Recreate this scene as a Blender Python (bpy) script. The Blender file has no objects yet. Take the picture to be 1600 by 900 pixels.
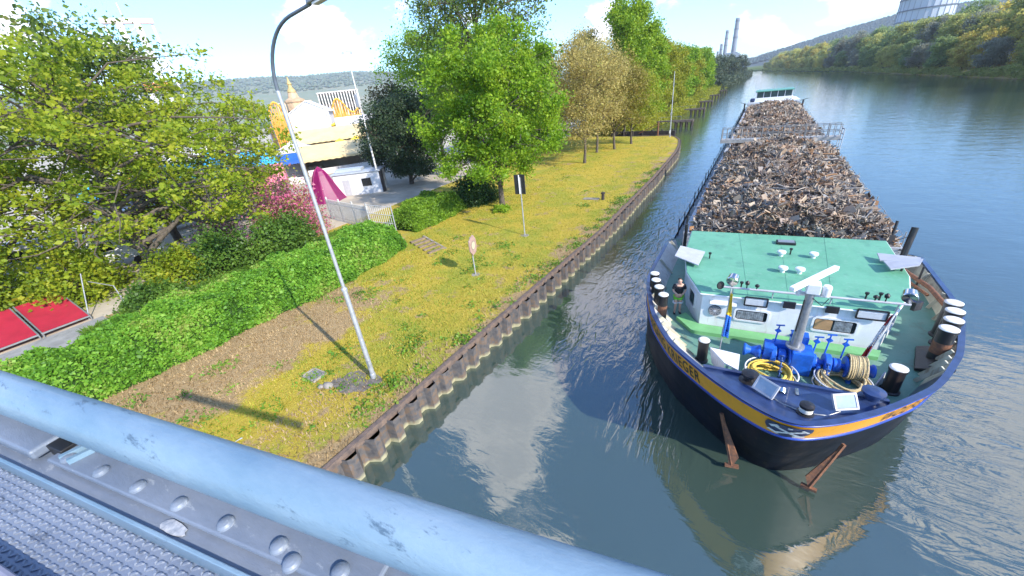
import bpy, math, random
import numpy as np
from math import sin, cos, pi, radians, sqrt, atan2, hypot
from mathutils import Vector, Matrix

random.seed(7)
rng = np.random.default_rng(7)
SC = bpy.context.scene
COL = SC.collection

# ------------------------------------------------------------------ camera
CAM_H = 12.4
R_ = Matrix(((0.862, -0.149, 0.485), (0.497, 0.439, -0.749), (-0.1013, 0.8861, 0.4523)))
def _cam():
    f = 605.0
    up = Vector((-136, 1190, 605)).normalized()
    r = Vector((403, 352, -f)); r = r - up * r.dot(up)
    Y = r.normalized(); X = Y.cross(up)
    m = Matrix((X, Y, up)).to_4x4()
    m.translation = Vector((0, 0, CAM_H))
    cd = bpy.data.cameras.new("camera"); co = bpy.data.objects.new("camera", cd); COL.objects.link(co)
    cd.sensor_width = 36; cd.sensor_fit = 'HORIZONTAL'; cd.lens = 36 * f / 1600
    cd.clip_start = 0.05; cd.clip_end = 20000
    co.matrix_world = m
    SC.camera = co
_cam()

# ------------------------------------------------------------------ sky + sun
SUN_AZ, SUN_EL = 105.0, 31.5
def P3(az, el):
    a, e = radians(az), radians(el)
    return Vector((sin(a) * cos(e), cos(a) * cos(e), sin(e)))
def _world():
    w = bpy.data.worlds.new("World"); SC.world = w; w.use_nodes = True
    nt = w.node_tree; N = nt.nodes; L = nt.links
    for n in list(N): N.remove(n)
    out = N.new('ShaderNodeOutputWorld'); bg = N.new('ShaderNodeBackground')
    bg.inputs['Strength'].default_value = 0.15
    sky = N.new('ShaderNodeTexSky'); sky.sky_type = 'NISHITA'; sky.sun_disc = False
    sky.sun_elevation = radians(SUN_EL); sky.sun_rotation = radians(SUN_AZ)
    sky.air_density = 1.0; sky.dust_density = 0.5; sky.ozone_density = 2.0; sky.altitude = 200
    tc = N.new('ShaderNodeTexCoord')
    # clouds: noise on the sky direction, denser where the day's cumulus stand
    sc = N.new('ShaderNodeVectorMath'); sc.operation = 'MULTIPLY'; sc.inputs[1].default_value = (1, 1, 1.9)
    L.new(tc.outputs['Generated'], sc.inputs[0])
    nz = N.new('ShaderNodeTexNoise'); nz.inputs['Scale'].default_value = 5.0; nz.inputs['Detail'].default_value = 10
    nz.inputs['Roughness'].default_value = 0.58; nz.inputs['Distortion'].default_value = 0.25
    L.new(sc.outputs[0], nz.inputs['Vector'])
    am = N.new('ShaderNodeMath'); am.operation = 'MULTIPLY_ADD'; am.inputs[1].default_value = 1.7; am.inputs[2].default_value = -.36
    L.new(nz.outputs['Fac'], am.inputs[0]); acc = am.outputs[0]
    for az, el, rad, amp in CLOUDS:
        c = P3(az, el)
        d = N.new('ShaderNodeVectorMath'); d.operation = 'DOT_PRODUCT'; d.inputs[1].default_value = c
        nrm = N.new('ShaderNodeVectorMath'); nrm.operation = 'NORMALIZE'
        L.new(tc.outputs['Generated'], nrm.inputs[0]); L.new(nrm.outputs[0], d.inputs[0])
        mr = N.new('ShaderNodeMapRange'); mr.interpolation_type = 'SMOOTHSTEP'
        mr.inputs['From Min'].default_value = cos(radians(rad)); mr.inputs['From Max'].default_value = cos(radians(rad * 0.25))
        mr.inputs['To Min'].default_value = 0; mr.inputs['To Max'].default_value = amp
        L.new(d.outputs['Value'], mr.inputs['Value'])
        ad = N.new('ShaderNodeMath'); ad.operation = 'ADD'
        L.new(acc, ad.inputs[0]); L.new(mr.outputs['Result'], ad.inputs[1]); acc = ad.outputs[0]
    cm = N.new('ShaderNodeMapRange'); cm.interpolation_type = 'SMOOTHSTEP'
    cm.inputs['From Min'].default_value = 0.60; cm.inputs['From Max'].default_value = 0.74
    L.new(acc, cm.inputs['Value'])
    # soft grey bellies
    cr = N.new('ShaderNodeMapRange')
    cr.inputs['From Min'].default_value = 0.6; cr.inputs['From Max'].default_value = 0.95
    L.new(acc, cr.inputs['Value'])
    cc = N.new('ShaderNodeMix'); cc.data_type = 'RGBA'
    cc.inputs['A'].default_value = (6.2, 5.9, 5.9, 1); cc.inputs['B'].default_value = (4.2, 4.1, 4.5, 1)
    L.new(cr.outputs['Result'], cc.inputs['Factor'])
    tint = N.new('ShaderNodeMix'); tint.data_type = 'RGBA'; tint.blend_type = 'MULTIPLY'; tint.inputs['Factor'].default_value = 1
    tint.inputs['B'].default_value = (.58, .79, 1.05, 1); L.new(sky.outputs[0], tint.inputs['A'])
    mx = N.new('ShaderNodeMix'); mx.data_type = 'RGBA'
    fm = N.new('ShaderNodeMath'); fm.operation = 'MULTIPLY'; fm.inputs[1].default_value = 0.9
    L.new(cm.outputs['Result'], fm.inputs[0])
    L.new(fm.outputs[0], mx.inputs['Factor']); L.new(tint.outputs['Result'], mx.inputs['A']); L.new(cc.outputs['Result'], mx.inputs['B'])
    L.new(mx.outputs['Result'], bg.inputs['Color']); L.new(bg.outputs[0], out.inputs['Surface'])
# (azimuth, elevation, radius in degrees, density)
CLOUDS = [(-40, 46, 12, .36), (-30, 41, 9, .30), (-19, 31, 9, .38), (28, 36, 12, .44), (33, 31, 7, .2),
          (-57, 51, 12, -.3), (-12, 46, 10, -.35), (12, 22, 16, -.25), (5, 60, 20, -.25), (14, 40, 9, -.2),
          (-76, 10, 8, .14), (-53, 9.5, 5, .16), (-56, 6, 5, .10), (-48, 8, 4, .12), (-19, 7, 5, .18), (-63, 9, 6, -.16), (-82, 12, 8, .14),
          (-3, 4, 5, .02), (7, 5, 4, .05), (-30, 8, 8, .06), (1, 8, 6, -.10)]
_world()
def _sun():
    ld = bpy.data.lights.new("sun", 'SUN'); ld.energy = 3.0; ld.angle = radians(0.53); ld.color = (1.0, 0.93, 0.82)
    o = bpy.data.objects.new("sun", ld); COL.objects.link(o)
    o.rotation_euler = (-P3(SUN_AZ, SUN_EL)).to_track_quat('-Z', 'Y').to_euler()
_sun()
SC.view_settings.view_transform = 'Standard'; SC.view_settings.look = 'None'
SC.view_settings.exposure = 1.45; SC.view_settings.gamma = 1; SC.view_settings.use_curve_mapping = False
SC.cycles.max_bounces = 6; SC.cycles.diffuse_bounces = 3; SC.cycles.glossy_bounces = 3; SC.cycles.transmission_bounces = 4
SC.cycles.transparent_max_bounces = 6; SC.cycles.caustics_reflective = False; SC.cycles.caustics_refractive = False

# ------------------------------------------------------------------ materials
MATS = {}
def new_mat(name):
    m = bpy.data.materials.new(name); m.use_nodes = True
    nt = m.node_tree
    return m, nt, nt.nodes, nt.links, nt.nodes['Principled BSDF']
def mat(name, col, rough=.5, var=.12, scale=3.0, bump=0.0, bscale=None, metal=0.0, spec=None, col2=None, thr=(.35, .65), coat=0, streak=None, spots=None):
    """painted / worn surface: base colour broken up by world-space noise, optional second colour in patches"""
    if name in MATS: return MATS[name]
    m, nt, N, L, b = new_mat(name)
    g = N.new('ShaderNodeNewGeometry')
    nz = N.new('ShaderNodeTexNoise'); nz.inputs['Scale'].default_value = scale; nz.inputs['Detail'].default_value = 6
    nz.inputs['Roughness'].default_value = .6
    L.new(g.outputs['Position'], nz.inputs['Vector'])
    mr = N.new('ShaderNodeMapRange'); mr.inputs['From Min'].default_value = thr[0]; mr.inputs['From Max'].default_value = thr[1]
    L.new(nz.outputs['Fac'], mr.inputs['Value'])
    mx = N.new('ShaderNodeMix'); mx.data_type = 'RGBA'
    if col2 is None:
        A = [c * (1 - var) for c in col[:3]]; B = [min(1, c * (1 + var)) for c in col[:3]]
    else: A, B = col, col2
    mx.inputs['A'].default_value = (*A[:3], 1); mx.inputs['B'].default_value = (*B[:3], 1)
    L.new(mr.outputs['Result'], mx.inputs['Factor']); last = mx.outputs['Result']
    for spec_, msc, th in ((streak, (5.5, 5.5, .55), (.55, .68)), (spots, (1.7, 1.7, 1.7), (.54, .68))):
        if not spec_: continue
        mp = N.new('ShaderNodeMapping'); mp.inputs['Scale'].default_value = msc; L.new(g.outputs['Position'], mp.inputs['Vector'])
        n3 = N.new('ShaderNodeTexNoise'); n3.inputs['Scale'].default_value = 1.0; n3.inputs['Detail'].default_value = 7; n3.inputs['Roughness'].default_value = .68; L.new(mp.outputs[0], n3.inputs['Vector'])
        m3 = N.new('ShaderNodeMapRange'); m3.inputs[1].default_value = th[0]; m3.inputs[2].default_value = th[1]; m3.inputs[4].default_value = spec_[1]; L.new(n3.outputs['Fac'], m3.inputs[0])
        x3 = N.new('ShaderNodeMix'); x3.data_type = 'RGBA'; x3.inputs['B'].default_value = (*spec_[0], 1); L.new(m3.outputs[0], x3.inputs['Factor']); L.new(last, x3.inputs['A']); last = x3.outputs['Result']
    L.new(last, b.inputs['Base Color'])
    b.inputs['Roughness'].default_value = rough; b.inputs['Metallic'].default_value = metal
    if coat: b.inputs['Coat Weight'].default_value = coat
    if spec is not None: b.inputs['Specular IOR Level'].default_value = spec
    if bump:
        n2 = N.new('ShaderNodeTexNoise'); n2.inputs['Scale'].default_value = bscale or scale * 5; n2.inputs['Detail'].default_value = 5
        L.new(g.outputs['Position'], n2.inputs['Vector'])
        bp = N.new('ShaderNodeBump'); bp.inputs['Strength'].default_value = bump; bp.inputs['Distance'].default_value = .05
        L.new(n2.outputs['Fac'], bp.inputs['Height']); L.new(bp.outputs['Normal'], b.inputs['Normal'])
    MATS[name] = m
    return m
def ramp(N, stops):
    r = N.new('ShaderNodeValToRGB'); e = r.color_ramp.elements
    while len(e) < len(stops): e.new(.5)
    for i, (p, c) in enumerate(stops): e[i].position = p; e[i].color = (*c, 1)
    return r
def leaf_mat(name, cols, trans=.35, rough=.5):
    """leaves: every leaf its own shade, some light let through"""
    if name in MATS: return MATS[name]
    m, nt, N, L, b = new_mat(name)
    g = N.new('ShaderNodeNewGeometry')
    r = ramp(N, [(i / max(1, len(cols) - 1), c) for i, c in enumerate(cols)])
    nz = N.new('ShaderNodeTexNoise'); nz.inputs['Scale'].default_value = .45; nz.inputs['Detail'].default_value = 2
    L.new(g.outputs['Position'], nz.inputs['Vector'])
    ma = N.new('ShaderNodeMath'); ma.operation = 'MULTIPLY_ADD'; ma.inputs[1].default_value = .55; L.new(g.outputs['Random Per Island'], ma.inputs[0])
    mb = N.new('ShaderNodeMath'); mb.operation = 'MULTIPLY_ADD'; mb.inputs[1].default_value = 1.5; mb.inputs[2].default_value = -.52
    L.new(nz.outputs['Fac'], mb.inputs[0]); L.new(mb.outputs[0], ma.inputs[2])
    L.new(ma.outputs[0], r.inputs['Fac']); L.new(r.outputs['Color'], b.inputs['Base Color'])
    b.inputs['Roughness'].default_value = rough; b.inputs['Specular IOR Level'].default_value = .3
    t = N.new('ShaderNodeBsdfTranslucent'); L.new(r.outputs['Color'], t.inputs['Color'])
    ms = N.new('ShaderNodeMixShader'); ms.inputs[0].default_value = trans
    L.new(b.outputs[0], ms.inputs[1]); L.new(t.outputs[0], ms.inputs[2])
    L.new(ms.outputs[0], N['Material Output'].inputs['Surface'])
    MATS[name] = m
    return m
def pick_mat(name, cols, rough=.6, metal=0.0):
    """heap of odd pieces: each piece takes one of the colours"""
    m, nt, N, L, b = new_mat(name)
    g = N.new('ShaderNodeNewGeometry')
    r = ramp(N, [(i / len(cols), c) for i, c in enumerate(cols)]); r.color_ramp.interpolation = 'CONSTANT'
    L.new(g.outputs['Random Per Island'], r.inputs['Fac'])
    nz = N.new('ShaderNodeTexNoise'); nz.inputs['Scale'].default_value = .55; nz.inputs['Detail'].default_value = 5; L.new(g.outputs['Position'], nz.inputs['Vector'])
    mr = N.new('ShaderNodeMapRange'); mr.inputs[1].default_value = .46; mr.inputs[2].default_value = .66; mr.inputs[4].default_value = .62; L.new(nz.outputs['Fac'], mr.inputs[0])
    mx = N.new('ShaderNodeMix'); mx.data_type = 'RGBA'; mx.inputs['B'].default_value = (.25, .135, .07, 1)
    L.new(mr.outputs[0], mx.inputs['Factor']); L.new(r.outputs['Color'], mx.inputs['A']); L.new(mx.outputs['Result'], b.inputs['Base Color'])
    b.inputs['Roughness'].default_value = rough; b.inputs['Metallic'].default_value = metal
    return m

# ------------------------------------------------------------------ mesh builder
ORG = {}
class MB:
    def __init__(s): s.v = []; s.f = []; s.sm = []; s.mi = []; s.cur = 0
    def add(s, vs, fs, smooth=False):
        o = len(s.v); s.v += [tuple(v) for v in vs]
        for f in fs: s.f.append(tuple(i + o for i in f)); s.sm.append(smooth); s.mi.append(s.cur)
    def quad(s, *p): s.add(p, [tuple(range(len(p)))])
    def box(s, c, size, rz=0, M=None):
        hx, hy, hz = size[0] / 2, size[1] / 2, size[2] / 2
        vs = [Vector((x, y, z)) for z in (-hz, hz) for y in (-hy, hy) for x in (-hx, hx)]
        if M is None: M = Matrix.Rotation(rz, 3, 'Z')
        c = Vector(c)
        s.add([c + M @ v for v in vs], [(0, 2, 3, 1), (4, 5, 7, 6), (0, 1, 5, 4), (2, 6, 7, 3), (0, 4, 6, 2), (1, 3, 7, 5)])
    def beam(s, a, b, w, h, up=(0, 0, 1)):
        a, b = Vector(a), Vector(b); d = b - a; l = d.length; d.normalize()
        u = Vector(up)
        if abs(d.dot(u)) > .98: u = Vector((0, 1, 0))
        x = d.cross(u).normalized(); z = x.cross(d)
        s.box((a + b) / 2, (w, l, h), M=Matrix((x, d, z)).transposed())
    def tube(s, pts, r, n=10, caps=True, r2=None):
        pts = [Vector(p) for p in pts]; k = len(pts)
        rs = r if isinstance(r, (list, tuple)) else [r + ((r2 if r2 is not None else r) - r) * i / max(1, k - 1) for i in range(k)]
        vs = []; ref = None
        for i, p in enumerate(pts):
            d = (pts[min(i + 1, k - 1)] - pts[max(i - 1, 0)]).normalized()
            if ref is None:
                ref = Vector((0, 0, 1)) if abs(d.z) < .9 else Vector((1, 0, 0))
            x = d.cross(ref)
            if x.length < 1e-4: x = d.cross(Vector((0, 1, 0)))
            x.normalize(); y = x.cross(d).normalized(); ref = y
            for j in range(n):
                a = 2 * pi * j / n; vs.append(p + (x * cos(a) + y * sin(a)) * rs[i])
        fs = [(i * n + j, i * n + (j + 1) % n, (i + 1) * n + (j + 1) % n, (i + 1) * n + j) for i in range(k - 1) for j in range(n)]
        s.add(vs, fs, True)
        if caps:
            s.add(vs[:n], [tuple(range(n))]); s.add(vs[-n:], [tuple(range(n))[::-1]])
    def ring(s, c, R, r, n=24, m=6, nrm=(0, 0, 1), arc=2 * pi):
        q = Vector(nrm).to_track_quat('Z', 'Y'); c = Vector(c)
        vs = [c + q @ Vector(((R + r * cos(b)) * cos(a), (R + r * cos(b)) * sin(a), r * sin(b)))
              for a in [arc * i / n for i in range(n)] for b in [2 * pi * j / m for j in range(m)]]
        s.add(vs, [(i * m + j, ((i + 1) % n) * m + j, ((i + 1) % n) * m + (j + 1) % m, i * m + (j + 1) % m) for i in range(n) for j in range(m)], True)
    def lathe(s, c, prof, n=16, axis=(0, 0, 1), smooth=True):
        q = Vector(axis).to_track_quat('Z', 'Y'); c = Vector(c); vs = []
        for r, z in prof:
            for j in range(n): vs.append(c + q @ Vector((r * cos(2 * pi * j / n), r * sin(2 * pi * j / n), z)))
        k = len(prof)
        for i in range(k - 1):
            s.add(vs[i * n:(i + 2) * n], [(j, (j + 1) % n, n + (j + 1) % n, n + j) for j in range(n)], smooth)
        s.add(vs[:n], [tuple(range(n))[::-1]]); s.add(vs[-n:], [tuple(range(n))])
    def prism(s, poly, z0, z1):
        n = len(poly)
        vs = [(p[0], p[1], z0) for p in poly] + [(p[0], p[1], z1) for p in poly]
        s.add(vs, [tuple(range(n))[::-1], tuple(range(n, 2 * n))] + [(i, (i + 1) % n, n + (i + 1) % n, n + i) for i in range(n)])
    def slab(s, pts, t, nrm):
        """flat polygon in space given thickness t along nrm"""
        n = len(pts); nrm = Vector(nrm).normalized() * t
        a = [Vector(p) for p in pts]; b = [p + nrm for p in a]
        s.add(a + b, [tuple(range(n))[::-1], tuple(range(n, 2 * n))] + [(i, (i + 1) % n, n + (i + 1) % n, n + i) for i in range(n)])
    def strip(s, A, B, smooth=True):
        k = len(A); s.add(list(A) + list(B), [(i, i + 1, k + i + 1, k + i) for i in range(k - 1)], smooth)
    def sphere(s, c, r, n=10, m=7, sc=(1, 1, 1)):
        c = Vector(c); vs = [c + Vector((r * sc[0] * sin(pi * i / m) * cos(2 * pi * j / n), r * sc[1] * sin(pi * i / m) * sin(2 * pi * j / n), r * sc[2] * cos(pi * i / m))) for i in range(m + 1) for j in range(n)]
        s.add(vs, [(i * n + j, i * n + (j + 1) % n, (i + 1) * n + (j + 1) % n, (i + 1) * n + j) for i in range(m) for j in range(n)], True)
    def build(s, name, m, parent=None, bevel=0, base=None, **tags):
        vs = np.array(s.v, dtype=np.float64)
        lo, hi = vs.min(0), vs.max(0)
        o = base if base is not None else ((lo[0] + hi[0]) / 2, (lo[1] + hi[1]) / 2, lo[2])
        me = bpy.data.meshes.new(name)
        me.from_pydata((vs - np.array(o)).tolist(), [], s.f)
        me.polygons.foreach_set('use_smooth', s.sm)
        for x in (m if isinstance(m, (list, tuple)) else [m]): me.materials.append(x)
        if isinstance(m, (list, tuple)): me.polygons.foreach_set('material_index', s.mi)
        me.update()
        ob = bpy.data.objects.new(name, me)
        return place(ob, o, parent, bevel, **tags)
def place(ob, o, parent=None, bevel=0, **tags):
    COL.objects.link(ob)
    po = ORG[parent.name] if parent is not None else (0, 0, 0)
    if parent is not None: ob.parent = parent
    ob.location = (o[0] - po[0], o[1] - po[1], o[2] - po[2])
    ORG[ob.name] = tuple(o)
    if bevel:
        b = ob.modifiers.new('bevel', 'BEVEL'); b.width = bevel; b.segments = 2; b.limit_method = 'ANGLE'; b.angle_limit = radians(40)
    for k, v in tags.items():
        if v: ob[k] = v
    return ob
def thing(name, loc, label, category, group=None, rz=0):
    o = bpy.data.objects.new(name, None); o.empty_display_size = .3
    return place(o, loc, None, 0, label=label, category=category, group=group)
def np_mesh(name, V, F, m, smooth=False):
    """fast mesh from arrays; F is (n, 3) or (n, 4)"""
    me = bpy.data.meshes.new(name); n, k = F.shape
    me.vertices.add(len(V)); me.vertices.foreach_set('co', np.ascontiguousarray(V, dtype=np.float32).ravel())
    me.loops.add(n * k); me.loops.foreach_set('vertex_index', np.ascontiguousarray(F, dtype=np.int32).ravel())
    me.polygons.add(n); me.polygons.foreach_set('loop_start', np.arange(0, n * k, k, dtype=np.int32))
    try: me.polygons.foreach_set('loop_total', np.full(n, k, dtype=np.int32))
    except Exception: pass
    me.polygons.foreach_set('use_smooth', np.full(n, smooth))
    me.materials.append(m); me.update(calc_edges=True); me.validate()
    return me
def copy_thing(o, loc, rz=0, sc=1.0, **tags):
    c = o.copy(); COL.objects.link(c); c.location = loc; c.rotation_euler = (0, 0, rz); c.scale = (sc, sc, sc) if not isinstance(sc, tuple) else sc
    for k, v in tags.items(): c[k] = v
    for ch in o.children:
        d = ch.copy(); COL.objects.link(d); d.parent = c
        for g in ch.children:
            e = g.copy(); COL.objects.link(e); e.parent = d
    return c
def pol(az, r, z=0): return (r * sin(radians(az)), r * cos(radians(az)), z)
def sstep(a, b, x):
    t = np.clip((x - a) / (b - a), 0, 1); return t * t * (3 - 2 * t)
def unit_rand(n):
    v = rng.normal(size=(n, 3)); return v / np.linalg.norm(v, axis=1)[:, None]
def leaf_arrays(C, size, flat=.0, aspect=.62):
    """one pointed leaf (quad) at each centre"""
    n = len(C); d = unit_rand(n); d[:, 2] *= (1 - flat * .6); d /= np.linalg.norm(d, axis=1)[:, None]
    q = unit_rand(n); q[:, 2] *= (1 - flat); s = np.cross(d, q); s /= (np.linalg.norm(s, axis=1)[:, None] + 1e-9)
    L = (size * np.clip(rng.lognormal(-.05, .38, n), .4, 2.0))[:, None]; Wd = L * aspect
    V = np.stack([C - d * L * .5, C + s * Wd * .5 - d * L * .05, C + d * L * .5, C - s * Wd * .5 - d * L * .05], 1).reshape(-1, 3)
    return V, np.arange(4 * n).reshape(n, 4)

# ================================================================== SETTING
LY = [-80, 4, 15.5, 30, 50, 61, 69, 75, 81, 85, 87.3, 88.4, 92, 100, 150, 220, 400, 600, 680, 760, 900, 1050, 1300]
LX = [-11.7, -11.3, -10.8, -10.1, -10.2, -10.5, -10.8, -11.4, -12.3, -13.6, -15, -26, -27, -23.5, -21.5, -21.5, -19, -16, -19, -34, -90, -170, -320]
RY = [-80, 100, 190, 258, 415, 650, 800, 915, 1050, 1300]
RX = [80, 69, 65, 60, 50, 18, -2, -14, -120, -315]
xl = lambda y: np.interp(y, LY, LX)
xr = lambda y: np.interp(y, RY, RX)
def left_z(d, y):
    q = 1.28 + .3 * sstep(4, 13, d)
    n = -.5 + 2.08 * sstep(0, 4, d)
    t = sstep(88.5, 92, y)
    return q * (1 - t) + n * t
GZ = lambda x, y: float(left_z(xl(y) - x, y))

# ground: grass, dry thatch and bare soil mixed by patch
def ground_mat():
    m, nt, N, L, b = new_mat('riverside_turf')
    g = N.new('ShaderNodeNewGeometry'); sp = N.new('ShaderNodeSeparateXYZ'); L.new(g.outputs['Position'], sp.inputs[0])
    def noise(s, d=5, r=.6):
        n = N.new('ShaderNodeTexNoise'); n.inputs['Scale'].default_value = s; n.inputs['Detail'].default_value = d; n.inputs['Roughness'].default_value = r
        L.new(g.outputs['Position'], n.inputs['Vector']); return n.outputs['Fac']
    def mr(v, a, b_, c, d):
        n = N.new('ShaderNodeMapRange'); n.inputs[1].default_value = a; n.inputs[2].default_value = b_; n.inputs[3].default_value = c; n.inputs[4].default_value = d
        L.new(v, n.inputs[0]); return n.outputs[0]
    def op(o, a, b_):
        n = N.new('ShaderNodeMath'); n.operation = o
        for i, v in enumerate((a, b_)):
            if isinstance(v, (int, float)): n.inputs[i].default_value = v
            else: L.new(v, n.inputs[i])
        return n.outputs[0]
    def mix(f, a, b_):
        n = N.new('ShaderNodeMix'); n.data_type = 'RGBA'; L.new(f, n.inputs['Factor'])
        for k, v in (('A', a), ('B', b_)):
            if isinstance(v, tuple): n.inputs[k].default_value = (*v, 1)
            else: L.new(v, n.inputs[k])
        return n.outputs['Result']
    fine = noise(14, 6, .7)
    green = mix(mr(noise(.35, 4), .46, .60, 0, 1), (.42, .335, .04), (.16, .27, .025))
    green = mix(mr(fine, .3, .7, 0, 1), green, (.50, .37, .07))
    dry = mix(mr(fine, .3, .7, 0, 1), (.27, .18, .085), (.50, .36, .19))
    # mown dry thatch below the hedge at the near end, and along the quay's edge
    a = op('MULTIPLY', mr(sp.outputs['X'], -17.5, -20, 0, 1), mr(sp.outputs['Y'], 17.5, 11, 0, 1))
    a2 = mr(sp.outputs['X'], -12.6, -11.2, 0, .55)
    a3 = op('MULTIPLY', mr(sp.outputs['X'], -13.2, -11.5, 0, .5), mr(sp.outputs['Y'], 14, 4, 0, 1))
    s = op('ADD', op('ADD', op('MAXIMUM', a, a2), a3), mr(noise(.55, 5, .65), .3, .7, -.75, .75))
    dm = mr(s, .3, .6, 0, 1)
    c = mix(dm, green, dry)
    # beyond the bank, plain town ground far off
    far = op('MAXIMUM', mr(sp.outputs['X'], -34, -60, 0, 1), mr(sp.outputs['Y'], 250, 420, 0, 1))
    c = mix(far, c, (.12, .14, .06))
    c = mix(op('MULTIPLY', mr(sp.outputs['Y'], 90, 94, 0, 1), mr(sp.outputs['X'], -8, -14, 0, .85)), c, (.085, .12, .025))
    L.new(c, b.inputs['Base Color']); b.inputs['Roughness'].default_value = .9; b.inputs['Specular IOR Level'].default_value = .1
    bp = N.new('ShaderNodeBump'); bp.inputs['Strength'].default_value = 1.0; bp.inputs['Distance'].default_value = .12
    L.new(noise(9, 6, .75), bp.inputs['Height']); L.new(bp.outputs[0], b.inputs['Normal'])
    return m
TURF = ground_mat()
def bank_sheet(name, side):
    ys = sorted(set(list(np.arange(-80, 100, 2.0)) + list(np.arange(100, 700, 20.)) + list(np.arange(700, 1300, 40.)) + (LY if side < 0 else RY) + [2000, 3000, 4280]))
    ds = [0, .4, 1, 2, 3, 4, 6, 8, 10, 13, 18, 26, 60, 200, 1000, 4250]
    V = []
    for y in ys:
        e = xl(y) if side < 0 else xr(y)
        for d in ds:
            if side < 0: z = float(left_z(d, y))
            else: z = -.6 + 2.4 * float(sstep(0, 4, d)) + 2.2 * float(sstep(4, 22, d))
            x = e + side * d
            if y >= 1300 and d == 0: x = e
            V.append((x, y, z))
    n = len(ds); F = [(i * n + j, (i + 1) * n + j, (i + 1) * n + j + 1, i * n + j + 1) if side > 0 else (i * n + j, i * n + j + 1, (i + 1) * n + j + 1, (i + 1) * n + j) for i in range(len(ys) - 1) for j in range(n - 1)]
    mb = MB(); mb.add(V, F, True)
    return mb.build(name, TURF, None, base=(0, 0, 0), kind='structure')
bank_sheet('left_bank_ground', -1); bank_sheet('right_bank_ground', 1)

# river
def water_mat():
    m, nt, N, L, b = new_mat('river_water')
    g = N.new('ShaderNodeNewGeometry'); sp = N.new('ShaderNodeSeparateXYZ'); L.new(g.outputs['Position'], sp.inputs[0])
    b.inputs['Base Color'].default_value = (.042, .068, .054, 1); b.inputs['Roughness'].default_value = .02
    b.inputs['IOR'].default_value = 2.4
    def noise(vec, s, d=3, dist=0):
        n = N.new('ShaderNodeTexNoise'); n.inputs['Scale'].default_value = s; n.inputs['Detail'].default_value = d; n.inputs['Distortion'].default_value = dist
        L.new(vec, n.inputs['Vector']); return n.outputs['Fac']
    def mp(rot, sc):
        n = N.new('ShaderNodeMapping'); n.inputs['Rotation'].default_value = (0, 0, rot); n.inputs['Scale'].default_value = sc
        L.new(g.outputs['Position'], n.inputs['Vector']); return n.outputs[0]
    def mr(v, a, b_, c, d, smooth=True):
        n = N.new('ShaderNodeMapRange'); n.inputs[1].default_value = a; n.inputs[2].default_value = b_; n.inputs[3].default_value = c; n.inputs[4].default_value = d
        if smooth: n.interpolation_type = 'SMOOTHSTEP'
        L.new(v, n.inputs[0]); return n.outputs[0]
    def op(o, a, b_):
        n = N.new('ShaderNodeMath'); n.operation = o
        for i, v in enumerate((a, b_)):
            if isinstance(v, (int, float)): n.inputs[i].default_value = v
            else: L.new(v, n.inputs[i])
        return n.outputs[0]
    X, Y = sp.outputs['X'], sp.outputs['Y']
    # slow swell, breeze ripples up the river, and the barge's wash on both sides of its bow
    h = op('MULTIPLY', noise(mp(.2, (1, 1, 1)), .35, 2, .4), .075)
    rip = op('MULTIPLY', noise(mp(.35, (1.0, 2.6, 1)), 1.5, 4, .6), mr(Y, 12, 60, .010, .030))
    h = op('ADD', h, rip)
    big = op('MULTIPLY', noise(mp(-.15, (.35, 1.3, 1)), .5, 2, .3), mr(Y, 25, 90, 0, .055)); h = op('ADD', h, big)
    wl_ = op('MULTIPLY', op('MULTIPLY', mr(X, -9.5, -5.0, 0, 1), mr(X, -3.4, -4.2, 0, 1)), op('MULTIPLY', mr(Y, 12, 18, 0, 1), mr(Y, 70, 28, .0, 1)))
    h = op('ADD', h, op('MULTIPLY', noise(mp(.5, (2.2, .75, 1)), 1.1, 3, 1.2), op('MULTIPLY', wl_, .13)))
    wr_ = op('MULTIPLY', op('MULTIPLY', mr(X, 3.2, 5.2, 0, 1), mr(X, 15, 7, 0, 1)), op('MULTIPLY', mr(Y, 9.3, 11.5, 0, 1), mr(Y, 26, 17, .0, 1)))
    h = op('ADD', h, op('MULTIPLY', noise(mp(.75, (.8, 2.4, 1)), .9, 3, .9), op('MULTIPLY', wr_, .075)))
    wf_ = op('MULTIPLY', op('MULTIPLY', mr(X, -4.5, -2.6, 0, 1), mr(X, 1.2, -.5, 0, 1)), op('MULTIPLY', mr(Y, 9, 11.5, 0, 1), mr(Y, 18, 14, .0, 1)))
    h = op('ADD', h, op('MULTIPLY', noise(mp(.85, (2.4, .5, 1)), 1.4, 3, .8), op('MULTIPLY', wf_, .10)))
    bp = N.new('ShaderNodeBump'); bp.inputs['Strength'].default_value = .55; bp.inputs['Distance'].default_value = 1.0
    L.new(h, bp.inputs['Height']); L.new(bp.outputs[0], b.inputs['Normal'])
    return m
mb = MB(); mb.quad((-700, -80, 0), (150, -80, 0), (150, 1500, 0), (-700, 1500, 0))
mb.build('river', water_mat(), None, base=(0, 0, 0), kind='structure')

# festival ground and footpath behind the hedge
mb = MB(); mb.prism([(-36.5, -80), (-36.5, 20), (-37.5, 60), (-39, 130), (-300, 330), (-900, 330), (-900, -80)], 1.50, 1.6)
mb.build('festival_ground', mat('pale_gravel', (.44, .38, .29), .9, .2, .4, .3), None, base=(0, 0, 0), kind='structure')
mb = MB(); mb.prism([(-36.6, -12), (-33.2, -12), (-32.4, 0), (-33.2, 3), (-34.5, 5.0), (-36.6, 5.0)], 1.5, 1.64)
mb.build('footpath', mat('path_concrete', (.27, .265, .25), .9, .2, 1.2, .3), None, base=(0, 0, 0), kind='structure')

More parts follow.
